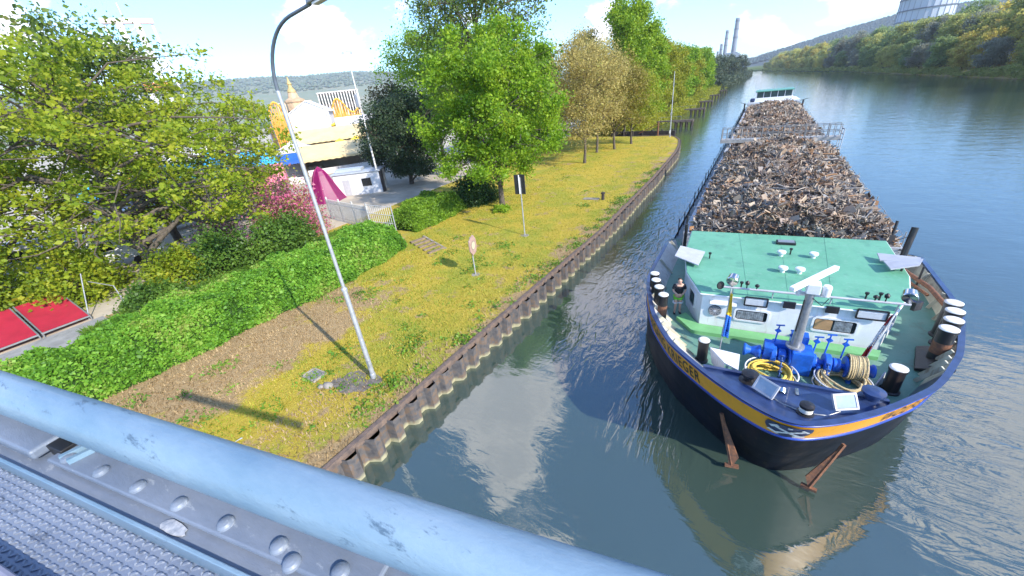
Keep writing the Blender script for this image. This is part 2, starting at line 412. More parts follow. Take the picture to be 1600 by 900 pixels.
# hills
def hill(name, az0, az1, prof, r, depth, cols, seed, rough=14, n=260, sh=.35):
    rs = np.random.default_rng(seed); V = []; m = 9
    for i in range(n):
        az = az0 + (az1 - az0) * i / (n - 1); top = r * math.tan(radians(np.interp(az, [p[0] for p in prof], [p[1] for p in prof]))) + CAM_H
        for j in range(m):
            t = j / (m - 1); rr = r - depth * (1 - t); z = 1 + (top - 1) * (t ** .8) + (rs.normal() * rough * .3 * t)
            if j == m - 1: z = 0; rr = r + 900
            x, y, _ = pol(az + (rs.random() - .5) * .15 * (j < m - 1), rr); V.append((x, y, z))
    F = [(i * m + j, (i + 1) * m + j, (i + 1) * m + j + 1, i * m + j + 1) for i in range(n - 1) for j in range(m - 1)]
    mb = MB(); mb.add(V, F, True); return mb.build(name, cols, None, base=(0, 0, 0), kind='structure')
RPROF = [(-9, .12), (-4, .25), (-1.5, .3), (-.9, .5), (1.5, 1.0), (5, 1.8), (9.6, 2.6), (13, 2.75), (16, 2.6), (24, 2.6), (45, 2.4)]
LPROF = [(-100, 4.0), (-70, 4.3), (-60, 4.3), (-55, 4.05), (-50, 4.1), (-40, 3.2), (-25, 1.6), (-14, .5), (-8, .2)]
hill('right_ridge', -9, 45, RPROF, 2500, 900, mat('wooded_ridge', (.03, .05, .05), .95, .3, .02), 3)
hill('left_hills', -100, -8, LPROF, 3300, 1500, mat('vineyard_slope', (.16, .20, .11), .95, .3, .006, col2=(.25, .24, .15)), 5, rough=8)

# a far wood that reads as one mass covers both hills
def hill_wood(name, az0, az1, prof, r, depth, cnt, size, m, label, cat, seed, tmin=.1, crest=.25):
    rs = np.random.default_rng(seed)
    az = rs.uniform(az0, az1, cnt); t = np.sqrt(rs.uniform(tmin, 1, cnt)); t[: cnt // 4] = rs.uniform(.86, .875, cnt // 4)
    t = np.minimum(t, .875)
    top = r * np.tan(np.radians(np.interp(az, [p[0] for p in prof], [p[1] for p in prof]))) + CAM_H
    rr = r - depth * (1 - t); z = 1 + (top - 1) * t ** .8
    C = np.stack([rr * np.sin(np.radians(az)), rr * np.cos(np.radians(az)), z], 1)
    ico = np.array([(0, 0, 1), (.9, 0, .35), (.28, .86, .3), (-.73, .53, .4), (-.73, -.53, .3), (.28, -.86, .35), (0, 0, -.6)])
    fi = np.array([(0, 1, 2), (0, 2, 3), (0, 3, 4), (0, 4, 5), (0, 5, 1), (6, 2, 1), (6, 3, 2), (6, 4, 3), (6, 5, 4), (6, 1, 5)])
    s = size * rs.uniform(.6, 1.35, cnt)
    V = (C[:, None, :] + ico[None] * s[:, None, None] * rs.uniform(.75, 1.25, (cnt, 7, 1))).reshape(-1, 3)
    F = (fi[None] + 7 * np.arange(cnt)[:, None, None]).reshape(-1, 3)
    ob = bpy.data.objects.new(name, np_mesh(name, V, F, m)); place(ob, (0, 0, 0), None, 0, label=label, category=cat, kind='stuff')
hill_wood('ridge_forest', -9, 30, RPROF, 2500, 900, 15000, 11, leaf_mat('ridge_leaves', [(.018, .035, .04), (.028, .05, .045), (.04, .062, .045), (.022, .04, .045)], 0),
          'dark bluish forest covering the long ridge behind the river', 'forest', 11)
hill_wood('hillside_groves', -85, -20, LPROF, 3300, 1500, 5000, 13, leaf_mat('grove_leaves', [(.08, .11, .065), (.11, .14, .08), (.15, .15, .10)], 0),
          'scattered groves and hedgerows on the pale hills behind the fairground', 'woodland', 12, .15, .02)

# ------------------------------------------------------------------ quay wall
def quay():
    t = thing('quay_wall', (-10.8, 40, 0), 'rusty corrugated sheet pile wall holding up the grassy left bank', 'quay wall')
    ys = list(np.arange(-30, 88, 1.0)); pts = []
    path = [(float(xl(y)), float(y)) for y in np.arange(-30, 87.4, .125)] + [(float(x), 88.4 + (x + 15) * -.0) for x in np.arange(-15.2, -26, -.5)]
    # arc length, then a trapezoid wave sideways
    P = [Vector((x, y)) for x, y in path]; arc = [0]
    for a, b in zip(P, P[1:]): arc.append(arc[-1] + (b - a).length)
    A, Bt = [], []
    for i, p in enumerate(P):
        d = (P[min(i + 1, len(P) - 1)] - P[max(0, i - 1)]).normalized(); n = Vector((d.y, -d.x))
        ph = (arc[i] / 1.05) % 1.0
        k_ = int(arc[i] / 1.05); w = np.interp(ph, [0, .12, .5, .62, 1], [0, .34, .34, 0, 0]) * (1 + .14 * sin(k_ * 12.9898)) + .035 * sin(k_ * 4.1)
        q = p + n * w
        A.append((q.x, q.y, 1.22)); Bt.append((q.x, q.y, -1.0))
    m, nt, N, L, b = new_mat('sheet_pile_steel')
    g = N.new('ShaderNodeNewGeometry'); sp = N.new('ShaderNodeSeparateXYZ'); L.new(g.outputs['Position'], sp.inputs[0])
    nz = N.new('ShaderNodeTexNoise'); nz.inputs['Scale'].default_value = 3.5; nz.inputs['Detail'].default_value = 6; L.new(g.outputs['Position'], nz.inputs['Vector'])
    r = ramp(N, [(.3, (.05, .048, .052)), (.5, (.10, .092, .09)), (.62, (.15, .10, .065)), (.75, (.13, .125, .13))]); L.new(nz.outputs['Fac'], r.inputs['Fac'])
    ad = N.new('ShaderNodeMath'); ad.operation = 'MULTIPLY_ADD'; ad.inputs[1].default_value = .5; L.new(nz.outputs['Fac'], ad.inputs[0]); L.new(sp.outputs['Z'], ad.inputs[2])
    mr = N.new('ShaderNodeMapRange'); mr.inputs[1].default_value = .50; mr.inputs[2].default_value = .30; L.new(ad.outputs[0], mr.inputs[0])
    mx = N.new('ShaderNodeMix'); mx.data_type = 'RGBA'; mx.inputs['B'].default_value = (.34, .31, .19, 1)   # lime crust left at the waterline
    L.new(mr.outputs[0], mx.inputs['Factor']); L.new(r.outputs['Color'], mx.inputs['A']); L.new(mx.outputs['Result'], b.inputs['Base Color']); b.inputs['Roughness'].default_value = .75
    mb = MB(); mb.strip(A, Bt, False); mb.build('sheet_piles', m, t)
    mb = MB()
    cap = [Vector((p.x, p.y, 0)) for p in P[::4]]
    inn, out = [], []
    for i, p in enumerate(cap):
        d = (cap[min(i + 1, len(cap) - 1)] - cap[max(0, i - 1)]).normalized(); n = Vector((d.y, -d.x, 0))
        inn.append(p - n * .12); out.append(p + n * .36)
    up = lambda q, z: [(v.x, v.y, z) for v in q]
    mid = [(a + b * 0) for a, b in zip(inn, out)]
    rim = [p + (o - p).normalized() * .09 for p, o in zip(cap, out)]
    mb.strip(up(inn, 1.36), up(rim, 1.36), False); mb.strip(up(rim, 1.36), up(rim, 1.1), False); mb.strip(up(inn, 1.1), up(inn, 1.36), False)
    mb.build('capping_beam', mat('rusty_cap', (.19, .13, .095), .85, .3, 4, .5, col2=(.09, .07, .062)), t)
quay()

# ------------------------------------------------------------------ grass that stands up from the turf
def tufts(name, n, xs, ys, test, size, m, label, cat):
    x = rng.uniform(xs[0], xs[1], n); y = rng.uniform(ys[0], ys[1], n)
    e = xl(y); k = (x < e - .15) & test(x, y); x, y, e = x[k], y[k], e[k]
    z = left_z(e - x, y); n = len(x)
    a = rng.uniform(0, 2 * pi, n); h = size * rng.uniform(.5, 1.3, n); w = h * rng.uniform(.25, .5, n); ln = rng.uniform(.2, 1.0, n) * h
    b = np.stack([x, y, z - .01], 1); dx = np.stack([np.cos(a), np.sin(a), 0 * a], 1); dy = np.stack([-np.sin(a), np.cos(a), 0 * a], 1)
    V = np.stack([b - dx * w[:, None] / 2, b + dx * w[:, None] / 2, b + dy * ln[:, None] + np.array([0, 0, 1]) * h[:, None] * .8], 1).reshape(-1, 3)
    ob = bpy.data.objects.new(name, np_mesh(name, V, np.arange(3 * n).reshape(n, 3), m)); place(ob, (0, 0, 0), None, 0, label=label, category=cat, kind='stuff')
def fbm(x, y, s):
    return np.sin(x * s * 1.3 + 2 * np.sin(y * s * .9)) + np.sin(y * s * 1.7 + 1.3 * np.sin(x * s * 1.1 + 2)) + .6 * np.sin((x + y) * s * 3.1)
dry_zone = lambda x, y: ((x < -18) & (y < 15 - .5 * np.abs(fbm(x, y, .6)))) | (x > xl(y) - 1.3 - .35 * fbm(x, y, .8)) | ((x > -15.5) & (y < 8 + fbm(x, y, .7)))
tufts('green_grass', 190000, (-26, -10), (-2, 88), lambda x, y: (~dry_zone(x, y)) & (rng.random(len(x)) < np.clip(18 / (y + 8), .12, 1)), .14,
      leaf_mat('grass_blades', [(.13, .25, .018), (.28, .33, .025), (.44, .37, .04), (.54, .42, .09)], .35), 'short yellow-green grass over the river bank', 'grass')
tufts('dry_grass', 90000, (-26, -10), (-2, 60), lambda x, y: dry_zone(x, y) & (rng.random(len(x)) < np.clip(18 / (y + 8), .12, 1)), .15,
      leaf_mat('straw_blades', [(.19, .13, .06), (.34, .23, .11), (.44, .32, .16), (.38, .26, .12)], .3), 'dry brown cut grass below the hedge and along the quay edge', 'dry grass')
tufts('tall_grass', 45000, (-34.5, -28), (3.5, 24), lambda x, y: x < -28.5 - .25 * np.sin(y), .5,
      leaf_mat('tall_grass_blades', [(.06, .13, .015), (.10, .20, .02), (.15, .26, .03)], .4), 'tall soft green grass on the strip behind the long hedge', 'grass')

# ------------------------------------------------------------------ hedges and shrubs
LEAF_IVY = leaf_mat('ivy_leaves', [(.05, .12, .014), (.10, .25, .024), (.16, .35, .03), (.24, .44, .05), (.30, .34, .08)], .4)
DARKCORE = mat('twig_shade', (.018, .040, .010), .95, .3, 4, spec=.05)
def mound(name, label, cat, outline, h, n, size, leafm, lump=.16, base_z=1.55):
    """hedge grown over a strip: outline = list of (x_front, x_back, y)"""
    y0, y1 = outline[0][2], outline[-1][2]
    t = thing(name, ((outline[0][0] + outline[0][1]) / 2, (y0 + y1) / 2, base_z), label, cat)
    ph = rng.uniform(0, 6, 4)
    def surf(u, y):   # u 0..1 front to back
        xf = np.interp(y, [o[2] for o in outline], [o[0] for o in outline]); xb = np.interp(y, [o[2] for o in outline], [o[1] for o in outline])
        w = lump * (np.sin(y * 2.1 + ph[0] + 3 * u) + np.sin(y * .9 + ph[1] - 4 * u) + .7 * np.sin(y * 4.3 + u * 9 + ph[2]))
        xf = xf - .9 * w
        pr = np.clip(np.minimum(u / .18, (1 - u) / .18), 0, 1) ** .5 * np.clip(np.minimum(y - y0, y1 - y) / .7, 0, 1) ** .5
        return xf + (xb - xf) * u + .3 * np.where(u < .2, w, 0), (h + w) * pr
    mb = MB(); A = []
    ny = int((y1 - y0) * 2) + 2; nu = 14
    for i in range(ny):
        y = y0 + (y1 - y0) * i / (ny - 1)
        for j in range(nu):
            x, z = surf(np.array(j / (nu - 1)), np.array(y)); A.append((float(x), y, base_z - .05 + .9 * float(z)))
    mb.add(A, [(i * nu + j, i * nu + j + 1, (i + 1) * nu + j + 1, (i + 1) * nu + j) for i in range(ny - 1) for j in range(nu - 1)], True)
    mb.build('branches', DARKCORE, t)  # closed mound under the leaves, dark colour stands in for the hedge's inner shade
    # leaves: denser on the front face
    u = np.concatenate([rng.uniform(0, 1, n), rng.uniform(0, .2, n // 2)]); y = rng.uniform(y0, y1, len(u))
    x, z = surf(u, y)
    zz = np.where(u < .19, z * rng.uniform(.0, 1, len(u)) ** .6, z) ; 
    C = np.stack([x + rng.normal(0, .07, len(u)), y + rng.normal(0, .07, len(u)), base_z + zz + rng.normal(.02, .09, len(u))], 1)
    V, F = leaf_arrays(C, size, .45, .75)
    o = np.array(ORG[t.name]); ob = bpy.data.objects.new('foliage', np_mesh('foliage', V - o, F, leafm)); place(ob, o, t)
    return t
mound('ivy_hedge', 'long low ivy-covered hedge running along the bank behind the street lamp', 'hedge',
      [(-24.5, -28.5, -4), (-24.2, -29, 1.8), (-23.9, -29.2, 8), (-23.3, -28.8, 14), (-23.6, -28.8, 19), (-24.5, -28.6, 22)], 2.0, 105000, .135, LEAF_IVY)
mound('clipped_hedge', 'short bright green hedge past the gate, beside the dark shrub', 'hedge',
      [(-25.9, -30, 25), (-25.7, -30.5, 28), (-26.1, -30.5, 33)], 1.85, 32000, .13, leaf_mat('privet_leaves', [(.07, .15, .012), (.15, .28, .02), (.25, .39, .03)], .35))

def shrub(name, label, cat, c, rad, n, size, leafm, clumps=60, group=None, seed=None, flat=.2):
    """bush: stems plus leaf clumps through its volume"""
    rs = np.random.default_rng(seed if seed is not None else rng.integers(1e6))
    t = thing(name, c, label, cat, group)
    mb = MB()
    K = []
    for i in range(clumps):
        v = rs.normal(size=3); v /= np.linalg.norm(v); v[2] = abs(v[2]) * 1.0 - .12
        p = np.array(c) + v * np.array(rad) * rs.uniform(.45, 1.0) * np.array([1, 1, 1]); p[2] = max(p[2], c[2] + .2); K.append(p)
    for p in K[::3]:
        q = np.array(c) + np.array([rs.normal() * .15, rs.normal() * .15, 0])
        mid = (p + q) / 2 + np.array([0, 0, .15 * rad[2]])
        mb.tube([q, mid, p], [.05, .03, .012], 5, False)
    mb.build('stems', mat('bark_dark', (.07, .055, .04), .9, .3, 5), t)
    K = np.array(K); C = K[rs.integers(0, len(K), n)] + rs.normal(size=(n, 3)) * np.array(rad) * .17
    C[:, 2] = np.maximum(C[:, 2], c[2] + .03)
    V, F = leaf_arrays(C, size, flat)
    o = np.array(c); ob = bpy.data.objects.new('foliage', np_mesh('foliage', V - o, F, leafm)); place(ob, o, t)
    return t

# ------------------------------------------------------------------ trees
BARK = mat('bark', (.10, .08, .06), .9, .35, 6, .6)
BARKL = mat('bark_light', (.19, .16, .125), .9, .3, 6, .5)
def tree(name, label, cat, base, h, crown, leafm, n_leaf, size, bark=None, trunk_r=.3, clear=.3, limbs=16, twigs=7, cl=.75, group=None, seed=1, flat=.3,
         lean=(0, 0), gap=0.0, thick=1.0, off=(0, 0), low=-.55):
    """trunk, limbs and twigs grown out to an uneven crown; leaves sit in clumps on the twigs.  crown = (rx, ry, rz)"""
    rs = np.random.default_rng(seed)
    t = thing(name, base, label, cat, group); b0 = np.array(base, float)
    bark = bark or BARK
    mb = MB()
    cz = h - crown[2]
    cc = b0 + np.array([lean[0] + off[0], lean[1] + off[1], cz])
    tp = []
    for i in range(7):
        k = i / 6; tp.append(b0 + np.array([lean[0] * k + rs.normal() * .08 * h * .1, lean[1] * k + rs.normal() * .08 * h * .1, h * .86 * k - (.15 if i == 0 else 0)]))
    mb.tube(tp, [trunk_r * (1.25 if i == 0 else 1) * (1 - .13 * i) for i in range(7)], 9, False)
    def on_trunk(k):
        k = k * 6; i = min(5, int(k)); f = k - i; return tp[i] * (1 - f) + tp[i + 1] * f
    ends = []
    for i in range(limbs):
        k = clear + (.97 - clear) * (i + rs.random() * .6) / limbs
        a = i * 2.39996 + rs.normal() * .3
        s = on_trunk(min(k, .98)); r0 = trunk_r * (1 - .78 * k) * .55 * thick
        # target on the crown
        lat = low + (.95 - low) * (i / max(1, limbs - 1)) + rs.normal() * .14; lat = max(low - .2, min(1.35, lat))
        q = rs.uniform(.66, 1.08); cl_ = cos(lat) if low > -.9 or lat > 0 else max(0, cos(lat)) ** .45
        e = cc + np.array([crown[0] * cl_ * cos(a), crown[1] * cl_ * sin(a), crown[2] * sin(lat)]) * q
        m1 = s + (e - s) * .45 + np.array([0, 0, .06 * h]) + rs.normal(size=3) * .03 * h
        mb.tube([s, (s + m1) / 2 + rs.normal(size=3) * .01 * h, m1, (m1 + e) / 2 + rs.normal(size=3) * .02 * h, e], [r0, r0 * .8, r0 * .6, r0 * .4, r0 * .16], 6, False)
        for j in range(twigs):
            f = rs.uniform(.3, 1.0); p = (s + (m1 - s) * f / .5) if f < .5 else m1 + (e - m1) * (f - .5) / .5
            dv = rs.normal(size=3); dv[2] = dv[2] * .6 + .25; dv /= np.linalg.norm(dv)
            g = p + dv * np.array(crown) * rs.uniform(.18, .42)
            d = (g - cc) / np.array(crown); l = np.linalg.norm(d)
            if l > 1.06: g = cc + d / l * np.array(crown) * rs.uniform(.9, 1.06)
            mb.tube([p, (p + g) / 2 + rs.normal(size=3) * .015 * h, g], [r0 * .3, r0 * .18, r0 * .07], 4, False)
            ends.append(g)
            if rs.random() < .5: ends.append((p + g) / 2)
        ends.append(e)
    mb.build('trunk', bark, t)
    E_ = np.array(ends)
    wgt = rs.uniform(.25, 1, len(E_)) ** (1 + gap); wgt /= wgt.sum()
    C = E_[rs.choice(len(E_), n_leaf, p=wgt)] + rs.normal(size=(n_leaf, 3)) * np.array([cl, cl, cl * (1 - .45 * flat)]) * (h / 18) ** .5
    C = C[C[:, 2] > b0[2] + .12 * h]
    V, F = leaf_arrays(C, size, flat)
    ob = bpy.data.objects.new('crown', np_mesh('crown', V - b0, F, leafm)); place(ob, b0, t)
    return t

G_MAPLE = leaf_mat('maple_leaves', [(.11, .18, .014), (.22, .31, .02), (.33, .39, .026), (.42, .42, .035)], .5)
G_LIME = leaf_mat('lime_leaves', [(.09, .18, .012), (.18, .33, .018), (.28, .43, .024), (.37, .47, .035)], .5)
G_OLD = leaf_mat('older_leaves', [(.06, .10, .02), (.10, .16, .025), (.15, .22, .03), (.17, .16, .05)], .4)
G_DARK = leaf_mat('evergreen_leaves', [(.014, .03, .014), (.025, .05, .02), (.04, .07, .028), (.055, .085, .035)], .15)
G_BUD = leaf_mat('bronze_buds', [(.32, .26, .085), (.44, .36, .12), (.50, .41, .13), (.38, .40, .09)], .45)
G_YEL = leaf_mat('spring_yellow_leaves', [(.19, .22, .02), (.28, .31, .024), (.36, .36, .028), (.38, .33, .05)], .45)
G_BRI = leaf_mat('fresh_green_leaves', [(.11, .20, .012), (.19, .32, .018), (.28, .41, .022), (.35, .43, .03)], .45)
G_WIL = leaf_mat('willow_leaves', [(.05, .075, .045), (.07, .10, .055), (.09, .12, .06), (.075, .09, .065)], .25)

tree('maple_tree', 'large spreading tree with its trunk just behind the red tarpaulins', 'tree', (-40.0, 9.4, 1.58), 17.2, (11.5, 12.0, 8.3), G_MAPLE, 35000, .25, trunk_r=.42, clear=.14, limbs=42, twigs=6, cl=.50, seed=21, flat=.7, gap=2.2, low=-1.0, lean=(-1.0, .5), off=(0, 2.0), thick=1.25)
tree('maple_tree', 'spreading tree at the left edge with branches over the red tarpaulins', 'tree', (-47.5, 2.5, 1.58), 18.4, (9.5, 9.5, 8.8), G_MAPLE, 32000, .26, trunk_r=.4, clear=.14, limbs=32, twigs=6, cl=.50, seed=22, flat=.7, gap=2.2, low=-1.0, thick=1.25)
tree('maple_tree', 'smaller tree behind the pink blossom, left of the lamp post', 'tree', (-50.0, 23.0, 1.58), 13.5, (5.8, 6.2, 6.0), G_MAPLE, 11000, .25, trunk_r=.28, clear=.14, limbs=26, twigs=6, cl=.48, seed=23, low=-1.0, flat=.55, gap=1.4, thick=1.2)
tree('maple_tree', 'dark topped sparse tree in front of the white drop ride', 'tree', (-52.0, 15.5, 1.58), 20.6, (7.5, 7.5, 8.5), G_OLD, 13000, .32, trunk_r=.33, clear=.2, limbs=20, twigs=9, cl=.7, seed=24, flat=.5, gap=.9)

tree('lime_tree', 'bright green round tree standing alone behind the black signboard', 'tree', (-22.1, 34.0, 1.55), 16.4, (6.9, 6.9, 7.2), G_LIME, 76000, .215, trunk_r=.27, clear=.14, limbs=34, twigs=8, cl=.46, seed=31, flat=.45, gap=1.5, low=-.8)
tree('plane_tree', 'tall tree with bare dark limbs showing at its top, behind the bright green tree', 'tree', (-30.5, 46.0, 1.55), 27.5, (8.6, 8.6, 10.0), G_OLD, 34000, .25, trunk_r=.42, clear=.3, limbs=28, twigs=10, cl=.6, seed=32, flat=.3, gap=1.0, thick=1.35)
tree('plane_tree', 'loose reddish green tree behind the dark evergreen', 'tree', (-47.0, 55.0, 1.55), 21.5, (7.6, 7.8, 9.2), G_LIME, 36000, .26, trunk_r=.34, clear=.2, limbs=26, twigs=9, cl=.6, seed=33, flat=.3, gap=.8)
tree('plane_tree', 'sparse brown twigged tree left of the dark evergreen', 'tree', (-51.5, 50.0, 1.55), 14.0, (4.5, 4.5, 6.5), leaf_mat('sparse_brown_leaves', [(.05, .04, .025), (.09, .08, .03), (.07, .10, .03)], .3), 8000, .28, trunk_r=.2, clear=.15, limbs=16, twigs=8, cl=.6, seed=34, gap=1.0)
tree('evergreen_tree', 'dark rounded evergreen tree between the cabin and the bright green tree', 'tree', (-43.5, 42.8, 1.55), 12.6, (6.6, 5.8, 6.0), G_DARK, 60000, .22, trunk_r=.3, clear=.05, limbs=28, twigs=9, cl=.62, seed=35, flat=.2, gap=.5, low=-1.0)

# the row along the bank: bronze budding first, then yellow-green, then tall fresh green
row = [('bronze budding tree nearest the lawn, first of the riverside row', -21.9, 58.0, 16.2, 5.8, G_BUD, 15000, .19, 41),
       ('bronze budding tree second in the riverside row', -23.4, 67.5, 16.5, 5.8, G_BUD, 13000, .2, 42),
       ('olive budding tree third in the riverside row', -21.3, 70.5, 15.0, 5.4, leaf_mat('olive_buds', [(.18, .16, .03), (.25, .22, .035), (.28, .20, .05)], .35), 11000, .2, 43),
       ('small yellow-green tree at the end of the lawn beside the dark barrier', -20.2, 77.0, 12.5, 4.8, G_YEL, 11000, .2, 44)]
for i, (lb, x, y, h, r, lm, n, sz, sd) in enumerate(row):
    tree('riverside_tree', lb, 'tree', (x, y, 1.5), h, (r, r, h * .44), lm, n * 2, sz * 1.05, bark=BARK, trunk_r=.2, clear=.2, limbs=26, twigs=10, cl=.6, group='trees in the riverside row', seed=sd, flat=.2, gap=.2, thick=1.2)
row2 = [('tallest fresh green tree, rising behind the bronze trees', -25.5, 92, 26.5, 6.2, G_BRI, 30000, .3, 51),
        ('pale sparse tree in the gap between the big trees', -34.5, 95, 23, 5.2, G_BUD, 7000, .28, 52),
        ('fresh green tree just past the lock barrier', -25.0, 108, 22.5, 5.2, G_BRI, 20000, .3, 53),
        ('yellow-green tree by the nearest jetty', -24.8, 121, 19.5, 5.0, G_YEL, 18000, .3, 54),
        ('yellow-green tree by the second jetty', -25.2, 140, 18.0, 5.4, G_YEL, 16000, .34, 55),
        ('deep green tree between the second and third jetty', -25.5, 160, 19.5, 5.6, G_LIME, 16000, .36, 56),
        ('yellowish tree by the third jetty', -25.5, 180, 17.5, 5.6, G_YEL, 14000, .36, 57),
        ('green tree by the fourth jetty, before the grey willows', -26.5, 206, 19.5, 6.2, G_LIME, 14000, .4, 58),
        ('round green tree at the last jetty, touching the grey willows', -28, 236, 20.5, 6.8, G_BRI, 14000, .45, 59),
        ('green tree in the second row behind the bronze trees', -38, 72, 17, 6.0, G_LIME, 20000, .34, 60),
        ('olive tree in the second row behind the plane tree', -42, 84, 18.5, 6.2, G_OLD, 16000, .34, 61)]
for lb, x, y, h, r, lm, n, sz, sd in row2:
    tree('bank_tree', lb, 'tree', (x, y, 1.5), h, (r, r, h * .48), lm, int(n * 1.5), sz * 1.25, trunk_r=.26, clear=.06, limbs=24, twigs=8, cl=.62, group='trees along the left bank beyond the lawn', seed=sd, flat=.25, gap=1.0, low=-1.1)

# grey willows further up the left bank, and the wooded right bank: a few trees each built once, then copied
def proto(name, h, r, lm, n, sz, sd, rz=None, clear=.08, bark=None, gap=.3):
    t = tree(name, 'x', 'tree', (0, 0, 0), h, (r, r, rz or h * .46), lm, n, sz, trunk_r=h * .014, clear=clear, limbs=22, twigs=7, cl=.72, seed=sd, flat=.2, gap=gap + .5, bark=bark, low=-1.0)
    return t
WP = [proto('willow_tree', 19, 8.0, G_WIL, 9000, .75, 71), proto('willow_tree', 17, 7.5, G_WIL, 9000, .75, 72)]
wl_lab = ['grey-green willow nearest the last jetty', 'second grey-green willow up the left bank', 'broad grey-green willow below the chimneys', 'dark grey-green willow at the river bend', 'last grey willow on the left bank before the bend', 'grey willow behind the others below the middle chimney', 'far grey willow behind the bend']
for i, (x, y, s) in enumerate([(-29, 275, .85), (-30, 318, .92), (-31, 365, 1.0), (-28, 425, 1.0), (-26, 510, 1.05), (-48, 400, 1.1), (-40, 560, 1.2)]):
    w = WP[i % 2]
    c = w if i < 2 else copy_thing(w, (0, 0, 0))
    c.location = (x, y, 1.4); c.rotation_euler = (0, 0, i * 1.3); c.scale = (s, s, s); c['label'] = wl_lab[i]; c['group'] = 'grey willows up the left bank'; ORG[c.name] = (x, y, 1.4)

R_OLV = leaf_mat('olive_leaves', [(0.241, 0.268, 0.095), (0.328, 0.362, 0.103), (0.414, 0.431, 0.121), (0.449, 0.379, 0.155)], .62)
R_GRN = leaf_mat('sage_leaves', [(0.191, 0.25, 0.112), (0.259, 0.344, 0.121), (0.344, 0.414, 0.138)], .62)
R_AMB = leaf_mat('amber_leaves', [(0.449, 0.311, 0.095), (0.55, 0.431, 0.103), (0.55, 0.517, 0.121), (0.449, 0.431, 0.103)], .62)
R_GRY = leaf_mat('grey_twig_leaves', [(0.224, 0.241, 0.173), (0.294, 0.302, 0.215), (0.344, 0.344, 0.259)], .62)
R_YEL = leaf_mat('pale_yellow_leaves', [(0.482, 0.467, 0.138), (0.55, 0.55, 0.155), (0.55, 0.482, 0.155)], .62)
kinds = {'olive': (R_OLV, 'olive_tree'), 'sage': (R_GRN, 'alder_tree'), 'amber': (R_AMB, 'oak_tree'), 'grey': (R_GRY, 'poplar_tree'), 'yellow': (R_YEL, 'birch_tree')}
RP = {}
for i, (k, (lm, nm)) in enumerate(kinds.items()):
    RP[k] = [proto('deciduous_tree', 18, 6.6, lm, 9000, .62, 80 + 2 * i, gap=.5), proto('deciduous_tree', 16, 7.0, lm, 9000, .62, 81 + 2 * i, gap=.5)]
used = set()
RPTXT = {'olive': 'olive green tree in the wooded right bank', 'sage': 'sage green tree in the wooded right bank', 'amber': 'amber brown spring tree at the right end of the right bank',
         'grey': 'grey twiggy half bare tree in the wooded right bank', 'yellow': 'pale yellow spring tree far up the right bank'}
def right_tree(k, v, x, y, s, sz=1.0):
    p = RP[k][v]
    c = p if (k, v) not in used else copy_thing(p, (0, 0, 0))
    used.add((k, v))
    z = 1.6 if x - xr(y) < 10 else 3.4
    c.location = (x, y, z - .3); c.rotation_euler = (0, 0, random.uniform(0, 6.28)); c.scale = (s, s, s * sz)
    c['label'] = RPTXT[k]; c['group'] = RPTXT[k].replace(' tree ', ' trees ')
RSH = []
y = 150.0
while y < 900:
    f = (y - 150) / 750
    for rowi in range(3):
        az = math.degrees(math.atan2(xr(y) + 8 + rowi * 11, y))
        if az > 15.5: ks = ['amber', 'amber', 'olive', 'grey']
        elif az > 12: ks = ['olive', 'amber', 'sage', 'grey', 'olive']
        elif az > 8: ks = ['olive', 'sage', 'sage', 'yellow']
        elif az > 5.5: ks = ['grey', 'sage', 'grey']
        else: ks = ['yellow', 'yellow', 'olive', 'amber']
        k = random.choice(ks)
        s = random.uniform(.85, 1.15) * (1.0 + .12 * rowi) * (1.0 if az > 5.5 else .92)
        if rowi == 0: s *= .72
        right_tree(k, random.randint(0, 1), float(xr(y)) + 6 + rowi * 11 + random.uniform(-2, 3), y + random.uniform(-4, 4), s)
    y += 9.5 + f * 14
for k in list(RP):
    for v in (0, 1):
        if (k, v) not in used: right_tree(k, v, 60 + 30 * v, 420 + 25 * v, 1.0)
# low scrub along the right bank's waterline, one continuous fringe nobody could count
def fringe(name, n, size, lm, label, ylo, yhi, xf, hgt, side):
    yy = rng.uniform(0, 1, n) ** 1.6 * (yhi - ylo) + ylo
    d = np.abs(rng.normal(0, 1.8, n)); hh = hgt * (.55 + .45 * np.sin(yy * .21) * np.sin(yy * .083 + 1)) * rng.uniform(0, 1, n) ** .7
    d = d * (1.0 if side > 0 else 2.6); C = np.stack([xf(yy) + side * (d + (.6 if side > 0 else -.2)), yy, (.25 if side > 0 else .0) + hh + .15 * d], 1)
    V, F = leaf_arrays(C, size, .2)
    ob = bpy.data.objects.new(name, np_mesh(name, V, F, lm)); place(ob, (0, 0, 0), None, 0, label=label, category='scrub', kind='stuff')
fringe('right_bank_scrub', 60000, .55, R_OLV, 'low olive scrub along the waterline of the right bank', 130, 900, xr, 3.6, 1)
fringe('left_bank_scrub', 80000, .36, G_YEL, 'yellow-green scrub along the left bank under the trees by the jetties', 91, 300, xl, 4.6, -1)

fringe('left_far_scrub', 26000, .8, G_WIL, 'grey-green scrub along the left bank below the willows', 262, 640, xl, 6.5, -1)
shrub('young_maple', 'light green young maple growing in front of the white trailer', 'shrub', (-42.5, 5.8, 1.58), (3.2, 3.0, 5.0), 9000, .24, G_MAPLE, 46, seed=101, flat=.5)
shrub('young_maple', 'light green young maple beside the big trunk by the footpath end', 'shrub', (-38.0, 10.8, 1.58), (2.6, 2.4, 3.4), 7000, .22, G_MAPLE, 40, seed=102, flat=.5)
shrub('young_maple', 'light green young maple at the left edge above the red tarpaulins', 'shrub', (-45.5, 1.0, 1.58), (3.4, 3.2, 4.6), 9000, .24, G_MAPLE, 46, seed=103, flat=.5)
PINK = leaf_mat('pink_blossom', [(.45, .07, .17), (.58, .14, .26), (.24, .28, .03), (.64, .22, .34), (.55, .12, .24), (.5, .10, .2)], .4)
